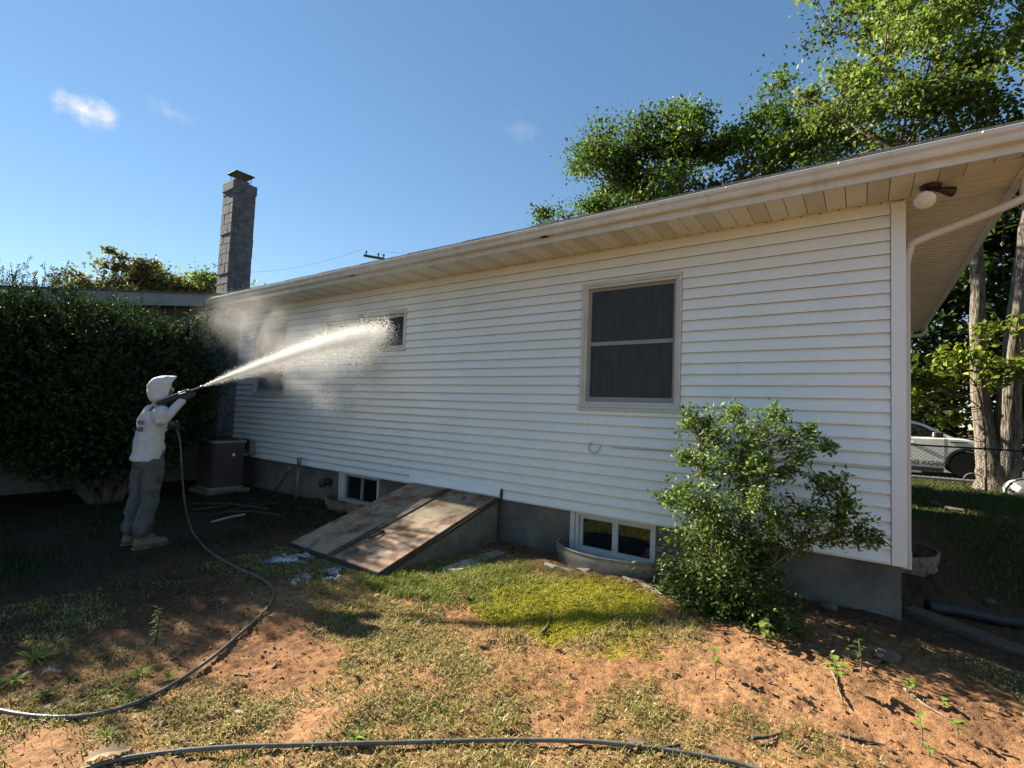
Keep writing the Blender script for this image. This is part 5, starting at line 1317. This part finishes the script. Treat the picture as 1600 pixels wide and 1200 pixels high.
def worker():
    gx0, gy0 = -6.22, -2.72
    g0 = gz(gx0, gy0)
    t = thing('person', 'worker in white hooded shirt and grey trousers aiming a spray gun', 'person', (gx0, gy0, g0))
    V3 = lambda a, b_, z: np.array((gx0+a, gy0+b_, g0+z))        # a: to the right hand, b: forward, z: up
    # joints; the worker faces the wall (+y)
    footR, footL = V3(.10,.00,0), V3(-.13,-.02,0)
    ankR, kneeR, hipR = V3(.10,-.03,.10), V3(.10,.02,.50), V3(.09,.02,.90)
    ankL, kneeL, hipL = V3(-.13,-.05,.10), V3(-.11,-.02,.50), V3(-.09,.02,.90)
    shR, shL, neck, head = V3(.19,.03,1.36), V3(-.19,.07,1.36), V3(.0,.055,1.43), V3(.0,.085,1.60)
    grip = np.array(at(296, 614, x=-6.08)); low = lower_hand
    elR = np.array(at(252, 659, x=-5.98)); wrR = grip+(elR-grip)*.22
    elL = V3(-.20,.07,1.10); wrL = low+np.array((.02,-.07,.0))
    # body: one continuous skin figure under the clothes
    b = MB()
    rings(b, [(V3(0,.02,.86),.14,.10),(V3(0,.02,.98),.13,.095),(V3(0,.03,1.15),.14,.10),(V3(0,.04,1.30),.16,.10),(V3(0,.05,1.38),.10,.07)])
    limb(b, [V3(0,.05,1.36), V3(0,.07,1.50)], [.055,.055])
    b.ball(head+np.array((0,.0,.02)), (.073,.092,.11), 16, 12)
    b.ball(head+np.array((0,.070,-.055)), (.045,.035,.04), 10, 8)                 # jaw
    limb(b, [head+np.array((0,.090,.03)), head+np.array((0,.112,-.01))], [.010,.015])  # nose
    for s in (-1, 1): b.ball(head+np.array((s*.075,.0,.0)), (.012,.02,.03), 8, 6)   # ears
    limb(b, [head+np.array((-.02,.098,-.045)), head+np.array((.02,.098,-.045))], [.008,.008])
    for s, sh, el, wr in ((1, shR, elR, wrR), (-1, shL, elL, wrL)): limb(b, [sh, el, wr], [.048,.038,.026])
    for hp_, kn, an in ((hipR,kneeR,ankR),(hipL,kneeL,ankL)): limb(b, [hp_, kn, an], [.075,.05,.034])
    remesh(b.build('body', M['skin'], t, smooth=True), .012, 4)
    for s in (-1, 1): MB().ball(head+np.array((s*.031,.086,.028)), (.012,.008,.008), 8, 6).build('eye', M['ink'], t)
    # trousers
    b = MB()
    rings(b, [(V3(0,.015,.80),.165,.125),(V3(0,.015,.92),.165,.125),(V3(0,.02,1.02),.155,.12)])
    for hp_, kn, an, s in ((hipR,kneeR,ankR,1),(hipL,kneeL,ankL,-1)):
        limb(b, [hp_+np.array((s*.0,0,-.03)), (hp_+kn)/2+np.array((s*.01,.005,0)), kn, (kn+an)/2+np.array((0,-.015,0)), an+np.array((0,.0,.05))], [.108,.094,.078,.074,.070])
        for q in range(3): b.tube([(an+np.array((.075*math.cos(a),.075*math.sin(a),.06+.035*q))) for a in np.linspace(0,2*math.pi,13)], .014, 6)
    o = remesh(b.build('trousers', M['trouser'], t, smooth=True), .014, 5)
    tex = bpy.data.textures.new('cloth_folds', 'CLOUDS'); tex.noise_scale = .11; tex.noise_depth = 2
    d = o.modifiers.new('folds','DISPLACE'); d.texture = tex; d.strength = .05; d.mid_level = .5
    # boots
    for f, an in ((footR, ankR), (footL, ankL)):
        b = MB(); limb(b, [f+np.array((0,-.045,.06)), f+np.array((0,.06,.055)), f+np.array((.005,.165,.045))], [.056,.052,.040]); limb(b, [f+np.array((0,-.035,.06)), an+np.array((0,0,.08))], [.052,.052])
        bo = remesh(b.build('boot', M['boot'], t, smooth=True), .010, 4)
        pr = [(.045,-.10),(.052,-.02),(.05,.08),(.045,.17),(.02,.215),(-.02,.215),(-.045,.17),(-.045,.08),(-.045,-.02),(-.04,-.10)]
        MB().prism([tuple(f+np.array((x,y,.0))) for x,y in pr], [tuple(f+np.array((x,y,.022))) for x,y in pr]).build('sole', M['boot'], bo, bevel=.005)
    # shirt: loose body and short sleeves
    b = MB()
    rings(b, [(V3(.0,-.005,.865),.180,.150),(V3(0,.0,.93),.172,.140),(V3(0,.01,1.05),.162,.128),(V3(0,.02,1.18),.168,.126),(V3(0,.03,1.29),.185,.125),(V3(0,.04,1.37),.15,.10),(V3(0,.05,1.42),.08,.08)])
    limb(b, [shR+np.array((-.04,0,-.02)), shR, shR+(elR-shR)*.52], [.075,.072,.074]); limb(b, [shL+np.array((.04,0,-.02)), shL, shL+(elL-shL)*.5], [.075,.07,.07])
    sh = remesh(b.build('shirt', M['shirt'], t, smooth=True), .012, 5)
    tex2 = bpy.data.textures.new('shirt_folds', 'CLOUDS'); tex2.noise_scale = .16; tex2.noise_depth = 1
    d = sh.modifiers.new('folds','DISPLACE'); d.texture = tex2; d.strength = .045; d.mid_level = .5
    for j, (tx, z, s_) in enumerate((('ETS', 1.235, .050), ('UARS', 1.165, .060))):
        cu = bpy.data.curves.new('shirt_print', 'FONT'); cu.body = tx; cu.size = s_; cu.extrude = .001; cu.align_x = 'RIGHT'; cu.offset = .0015
        po = text_mesh('shirt_print', cu, M['ink'], sh)
        po.rotation_euler = (math.pi/2, 0, math.radians(17)); po.location = (.125, -.094, z)
    # white arm sleeves
    b = MB(); limb(b, [shR+(elR-shR)*.3, elR, wrR+(elR-wrR)*.05], [.052,.052,.038]); remesh(b.build('arm_sleeve', M['shirt'], t, smooth=True), .010, 4)
    b = MB(); limb(b, [shL+(elL-shL)*.3, elL, wrL], [.056,.052,.036]); remesh(b.build('arm_sleeve', M['shirt'], t, smooth=True), .010, 4)
    # gloves: palm, four fingers curled round the grip, thumb at the side
    def glove(wr, c, axis_, back, cuff):
        """c: centre of the held bar, axis_: direction of the bar, back: from bar to the back of the hand"""
        A_ = Vector(axis_).normalized(); B_ = Vector(back); B_ = (B_-A_*B_.dot(A_)).normalized(); Cc = A_.cross(B_); c = Vector(c); wr = Vector(wr)
        b = MB()
        palm = c+B_*.030
        limb(b, [wr, wr.lerp(palm, .6), palm], [.034,.036,.036])
        for i_ in range(4):
            o_ = A_*(-.033+.022*i_); ln = (.9,1.0,.97,.8)[i_]; r_ = .0105
            pts = [c+o_+B_*.034-Cc*.010, c+o_+B_*.026+Cc*.030*ln, c+o_-B_*.004+Cc*.040*ln, c+o_-B_*.028*ln+Cc*.018, c+o_-B_*.026*ln-Cc*.008]
            limb(b, pts, [r_*1.15,r_*1.1,r_,r_,r_*.85], 8, 3)
        pts = [palm-A_*.038-Cc*.012, c-A_*.040+B_*.012-Cc*.032, c-A_*.015-B_*.012-Cc*.032, c+A_*.008-B_*.026-Cc*.022]
        limb(b, pts, [.015,.013,.012,.010], 8, 3)
        limb(b, [wr, wr+(wr-palm)*.22], [.038,.041])
        g_ = remesh(b.build('glove', M['glove'], t, smooth=True), .0055, 3); return g_
    noz = np.array(at(318, 603, x=-6.06)); rear = wand_rear
    ax_ = noz-rear
    glove(wrR, grip, ax_, (.55,-.15,-.75), None)
    glove(wrL, low, (0,.25,-1), (-.85,-.35,.0), None)
    # hood
    n = 26; mb = MB(); secs = 13
    for i in range(secs):
        f = i/(secs-1); ang = f*math.pi*.60
        rr_ = math.sin(max(.05, min(ang, math.pi/2)))**.8
        if ang > math.pi/2: rr_ = 1-.05*(ang-math.pi/2)
        yb_ = -.120*math.cos(ang)*1.0
        for k_ in range(n):
            a = 2*math.pi*k_/n; ca, sa = math.cos(a), math.sin(a)
            px_ = .098*rr_*math.copysign(abs(ca)**.75, ca); pz_ = .140*rr_*math.copysign(abs(sa)**.66, sa)
            yy_ = yb_+max(0, sa)**1.5*.085*f**2-max(0,-sa)*.03*f
            zz_ = pz_*(1.0 if sa > 0 else 1.06)
            mb.v.append(tuple(head+np.array((px_, yy_-.0, zz_+.0))))
    for i in range(secs-1):
        for k_ in range(n):
            a, b_ = i*n+k_, i*n+(k_+1) % n; mb.f.append((a, b_, b_+n, a+n))
    mb.f.append(tuple(range(n))[::-1])
    h_ = mb.build('hood', M['hood'], t, smooth=True, fixn=False)
    s_ = h_.modifiers.new('sub','SUBSURF'); s_.levels = 1; s_.render_levels = 2
    d = h_.modifiers.new('folds','DISPLACE'); tx = bpy.data.textures.new('hood_folds','CLOUDS'); tx.noise_scale = .06; d.texture = tx; d.strength = .022; d.mid_level = .5
    so = h_.modifiers.new('thick','SOLIDIFY'); so.thickness = .008; so.offset = 0
    # dark face cover below the eyes
    MB().ball(head+np.array((0,.045,-.045)), (.066,.062,.060), 14, 10).build('face_mask', M['trouser'], t, smooth=True)
    # the spray gun
    gnn = thing('spray_gun', 'black pressure spray gun with short steel lance held by the worker', 'spray gun', rear)
    d_ = Vector(ax_).normalized(); r0 = Vector(rear); n0 = Vector(noz); g1 = Vector(grip)
    limb(MB(), [r0, r0.lerp(g1,.5), g1+d_*.02], [.022,.026,.020], 12).build('body', M['gun'], gnn, smooth=True)
    MB().tube([r0.lerp(n0,.15)+Vector((0,0,.026)), r0.lerp(n0,.55)+Vector((0,0,.028)), n0-d_*.10], [.007,.007,.007], 8).build('lance', M['chrome'], gnn, smooth=True)
    MB().tube([n0-d_*.13, n0-d_*.03, n0-d_*.028, n0], [.010,.010,.016,.014], 10).build('nozzle', M['chrome'], gnn, smooth=True)
    MB().tube([r0.lerp(g1,.25), r0.lerp(g1,.25)-Vector((0,.01,.10))], [.018,.016], 10).build('handle', M['gun'], gnn, smooth=True)
    MB().tube([r0.lerp(g1,.42)-Vector((0,0,.02)), r0.lerp(g1,.40)-Vector((0,0,.07))], [.006,.006], 8).build('trigger', M['gun'], gnn, smooth=True)
    return noz
nozzle = worker()

# ------------------------------------------------------------------ the water: droplets of jet, splash and drifting mist
def water_mat():
    mt, nt, N, L, P = new_mat('white_water_drops')
    P.inputs['Base Color'].default_value = (.92,.92,.90,1); P.inputs['Roughness'].default_value = .35
    tr = N.new('ShaderNodeBsdfTranslucent'); tr.inputs['Color'].default_value = (.95,.95,.93,1)
    ms = N.new('ShaderNodeMixShader'); ms.inputs[0].default_value = .5
    L.new(P.outputs[0], ms.inputs[1]); L.new(tr.outputs[0], ms.inputs[2])
    tp = N.new('ShaderNodeBsdfTransparent'); m2 = N.new('ShaderNodeMixShader'); m2.inputs[0].default_value = .58
    L.new(ms.outputs[0], m2.inputs[1]); L.new(tp.outputs[0], m2.inputs[2]); L.new(m2.outputs[0], N['Material Output'].inputs['Surface'])
    return mt
M['water'] = water_mat()
TET = np.array([(1,1,1),(1,-1,-1),(-1,1,-1),(-1,-1,1)])/math.sqrt(3); TF = np.array([(0,1,2),(0,3,1),(0,2,3),(1,3,2)])
def drops(P, s, name, label, r):
    n = len(P); q = TET[None]*s[:,None,None]*(.7+.6*r.random((n,4,1)))
    R3 = r.normal(size=(n,3,3)); R3, _ = np.linalg.qr(R3); q = q @ R3
    V = (P[:,None,:]+q).reshape(-1,3)
    o = np_mesh(name, V, (np.arange(n)[:,None,None]*4+TF[None]).reshape(-1,3), M['water'], base=tuple(P.mean(0)))
    tag(o, label, 'water', kind='stuff')
def spray():
    r = np.random.default_rng(9)
    N0 = np.array(nozzle); E0 = np.array(at(612, 514, y=-.50))
    ax_ = E0-N0; Lj = np.linalg.norm(ax_); ax_ /= Lj; sd = np.cross(ax_, (0,0,1)); sd /= np.linalg.norm(sd); up_v = np.cross(sd, ax_)
    n = 125000; s = r.random(n)**.72
    core = r.random(n) < .55
    wv = np.where(core, .088, .165)*s**.95+.004
    streak = np.floor(r.random(n)*40); v = r.normal(size=n)*wv*.75+np.sin(streak*12.9)*wv*.7+.05*np.sin(s*math.pi)
    w = r.normal(size=n)*wv
    v = v-np.where(~core, np.abs(r.normal(size=n))*.13*s**1.5, 0)
    P = N0+ax_*(s*Lj)[:,None]+up_v[None]*v[:,None]+sd[None]*w[:,None]
    k = (P[:,1] < -.04) & (r.random(n) < 1-.75*sst(.72,1.02,s))
    drops(P[k], (.0014+.0030*r.random(k.sum())**1.6)*(.8+.5*s[k]), 'water_jet', 'white fan of water shooting from the spray gun to the house wall', r)
    # the fine water between the drops of the jet
    mt, nt, N, L, Pb = new_mat('jet_cloud'); N.remove(Pb)
    pv = N.new('ShaderNodeVolumePrincipled'); pv.inputs['Color'].default_value = (.98,.98,.97,1); pv.inputs['Anisotropy'].default_value = .2
    L.new(pv.outputs[0], N['Material Output'].inputs['Volume']); tc = N.new('ShaderNodeTexCoord')
    no = N.new('ShaderNodeTexNoise'); no.inputs['Scale'].default_value = 9; no.inputs['Detail'].default_value = 3; L.new(tc.outputs['Object'], no.inputs['Vector'])
    def dotn(v):
        d_ = N.new('ShaderNodeVectorMath'); d_.operation = 'DOT_PRODUCT'; L.new(tc.outputs['Object'], d_.inputs[0]); d_.inputs[1].default_value = tuple(v); return d_.outputs['Value']
    def mth(op, a_, b_=None):
        q = N.new('ShaderNodeMath'); q.operation = op
        for i_, v_ in enumerate((a_, b_)):
            if v_ is None: continue
            if isinstance(v_, (int, float)): q.inputs[i_].default_value = v_
            else: L.new(v_, q.inputs[i_])
        return q.outputs[0]
    sx = mth('DIVIDE', dotn(ax_), Lj); rad = mth('ADD', mth('MULTIPLY', sx, .21), .012)
    bow = mth('MULTIPLY', mth('SINE', mth('MULTIPLY', sx, math.pi)), .05)
    vv = mth('SUBTRACT', dotn(up_v), bow); ww = dotn(sd)
    rr_ = mth('DIVIDE', mth('SQRT', mth('ADD', mth('MULTIPLY', vv, vv), mth('MULTIPLY', ww, ww))), rad)
    mr = N.new('ShaderNodeMapRange'); mr.interpolation_type = 'SMOOTHSTEP'; mr.inputs[1].default_value = 1; mr.inputs[2].default_value = 0; L.new(rr_, mr.inputs[0])
    mf = N.new('ShaderNodeMapRange'); mf.interpolation_type = 'SMOOTHSTEP'; mf.inputs[1].default_value = 1.02; mf.inputs[2].default_value = .70; L.new(sx, mf.inputs[0])
    mn = N.new('ShaderNodeMapRange'); mn.inputs[1].default_value = .35; mn.inputs[2].default_value = .65; mn.inputs[3].default_value = .4; mn.inputs[4].default_value = 1.6; L.new(no.outputs['Fac'], mn.inputs[0])
    inv = mth('DIVIDE', .40, rad)
    L.new(mth('MULTIPLY', mth('MULTIPLY', mth('MULTIPLY', mr.outputs[0], mf.outputs[0]), mn.outputs[0]), mth('MINIMUM', inv, 14.0)), pv.inputs['Density'])
    pts_ = [N0+ax_*(q*Lj)+up_v*.05*math.sin(q*math.pi) for q in np.linspace(0.01,1.02,9)]
    o = MB().tube(pts_, [.014+.215*q for q in np.linspace(0.01,1.02,9)], 14).build('jet_mist', mt, None, base=tuple(N0))
    tag(o, 'soft white core of the water jet in front of the nozzle', 'mist', kind='stuff')
    # curtain falling from where it breaks up against the wall
    n = 170000; x = r.normal(-6.2,.55,n); y = -.06-np.abs(r.normal(.32,.24,n)); z = 2.02-np.abs(r.normal(0,.55,n))+.25*(x+6.0)*(x < -6)
    f = fbm(x*2.6+y*1.5, z*.8+3, 4, 1.9); edge_ = sst(-5.15,-5.7,x)
    k = (r.random(n) < edge_*sst(.40,.74,f)*.8) & (z > .25); P = np.stack([x,y,z],1)[k]
    drops(P, .0016+.0024*r.random(len(P)), 'water_splash', 'loose curtain of drops falling where the jet meets the siding', r)
    n = 9000; x = r.normal(-5.98,.28,n); y = -.10-np.abs(r.normal(.28,.16,n)); z = 1.97+r.normal(0,.12,n)-.12*np.abs(x+5.95)-.1*np.abs(r.normal(size=n))
    P = np.stack([x,y,z],1); drops(P, .0020+.003*r.random(n), 'water_splash', 'dense burst of drops at the high sliding window', r)
    # drifting mist in the corner below the eave: fine drops and a soft cloud
    n = 300000; x = r.uniform(-10.0,-6.4,n); y = -.10-1.25*r.random(n); z = r.uniform(.6,2.74,n)
    f = fbm(x*1.3+y*2+5, z*1.2+y, 5, 1.8); dens = sst(.40,.78,f)*np.exp(-((x+8.0)/1.5)**2)*np.exp(-((z-1.8)/.8)**2)
    k = r.random(n) < dens*.6; P = np.stack([x,y,z],1)[k]
    drops(P, .0009+.0018*r.random(len(P)), 'water_drops', 'fine stray drops drifting below the eave near the chimney', r)
    mt, nt, N, L, Pb = new_mat('mist_cloud'); N.remove(Pb)
    pv = N.new('ShaderNodeVolumePrincipled'); pv.inputs['Color'].default_value = (.97,.97,.96,1); pv.inputs['Anisotropy'].default_value = .25
    L.new(pv.outputs[0], N['Material Output'].inputs['Volume'])
    tc = N.new('ShaderNodeTexCoord')
    no = N.new('ShaderNodeTexNoise'); no.inputs['Scale'].default_value = 1.9; no.inputs['Detail'].default_value = 4; no.inputs['Roughness'].default_value = .6; no.inputs['Distortion'].default_value = .6
    L.new(tc.outputs['Object'], no.inputs['Vector'])
    mr = N.new('ShaderNodeMapRange'); mr.inputs[1].default_value = .40; mr.inputs[2].default_value = .72; L.new(no.outputs['Fac'], mr.inputs[0])
    tot = None
    base = np.array((-8.0,-.62,1.65))
    for c, ra, w_ in (((-8.4,-.60,2.20),(1.8,.9,.9),.62), ((-7.3,-.5,1.45),(1.7,.75,1.15),.8), ((-6.3,-.50,1.70),(1.0,.6,.9),1.1), ((-8.9,-.9,1.5),(1.2,.6,.8),.6)):
        vs = N.new('ShaderNodeVectorMath'); vs.operation = 'SUBTRACT'; L.new(tc.outputs['Object'], vs.inputs[0]); vs.inputs[1].default_value = tuple(np.array(c)-base)
        vd = N.new('ShaderNodeVectorMath'); vd.operation = 'DIVIDE'; L.new(vs.outputs[0], vd.inputs[0]); vd.inputs[1].default_value = ra
        vl = N.new('ShaderNodeVectorMath'); vl.operation = 'LENGTH'; L.new(vd.outputs[0], vl.inputs[0])
        m1 = N.new('ShaderNodeMapRange'); m1.interpolation_type = 'SMOOTHSTEP'; m1.inputs[1].default_value = 1.0; m1.inputs[2].default_value = .1; m1.inputs[3].default_value = 0; m1.inputs[4].default_value = w_
        L.new(vl.outputs['Value'], m1.inputs[0])
        if tot is None: tot = m1.outputs[0]
        else:
            ad = N.new('ShaderNodeMath'); ad.operation = 'ADD'; L.new(tot, ad.inputs[0]); L.new(m1.outputs[0], ad.inputs[1]); tot = ad.outputs[0]
    mu = N.new('ShaderNodeMath'); mu.operation = 'MULTIPLY'; L.new(tot, mu.inputs[0]); L.new(mr.outputs[0], mu.inputs[1])
    m3 = N.new('ShaderNodeMath'); m3.operation = 'MULTIPLY'; L.new(mu.outputs[0], m3.inputs[0]); m3.inputs[1].default_value = .95
    L.new(m3.outputs[0], pv.inputs['Density'])
    o = MB().box(-10.1,-5.4,-1.45,-.055,.35,2.735).build('water_mist', mt, None, base=tuple(base))
    tag(o, 'thin drifting mist below the eave near the chimney', 'mist', kind='stuff')
spray()
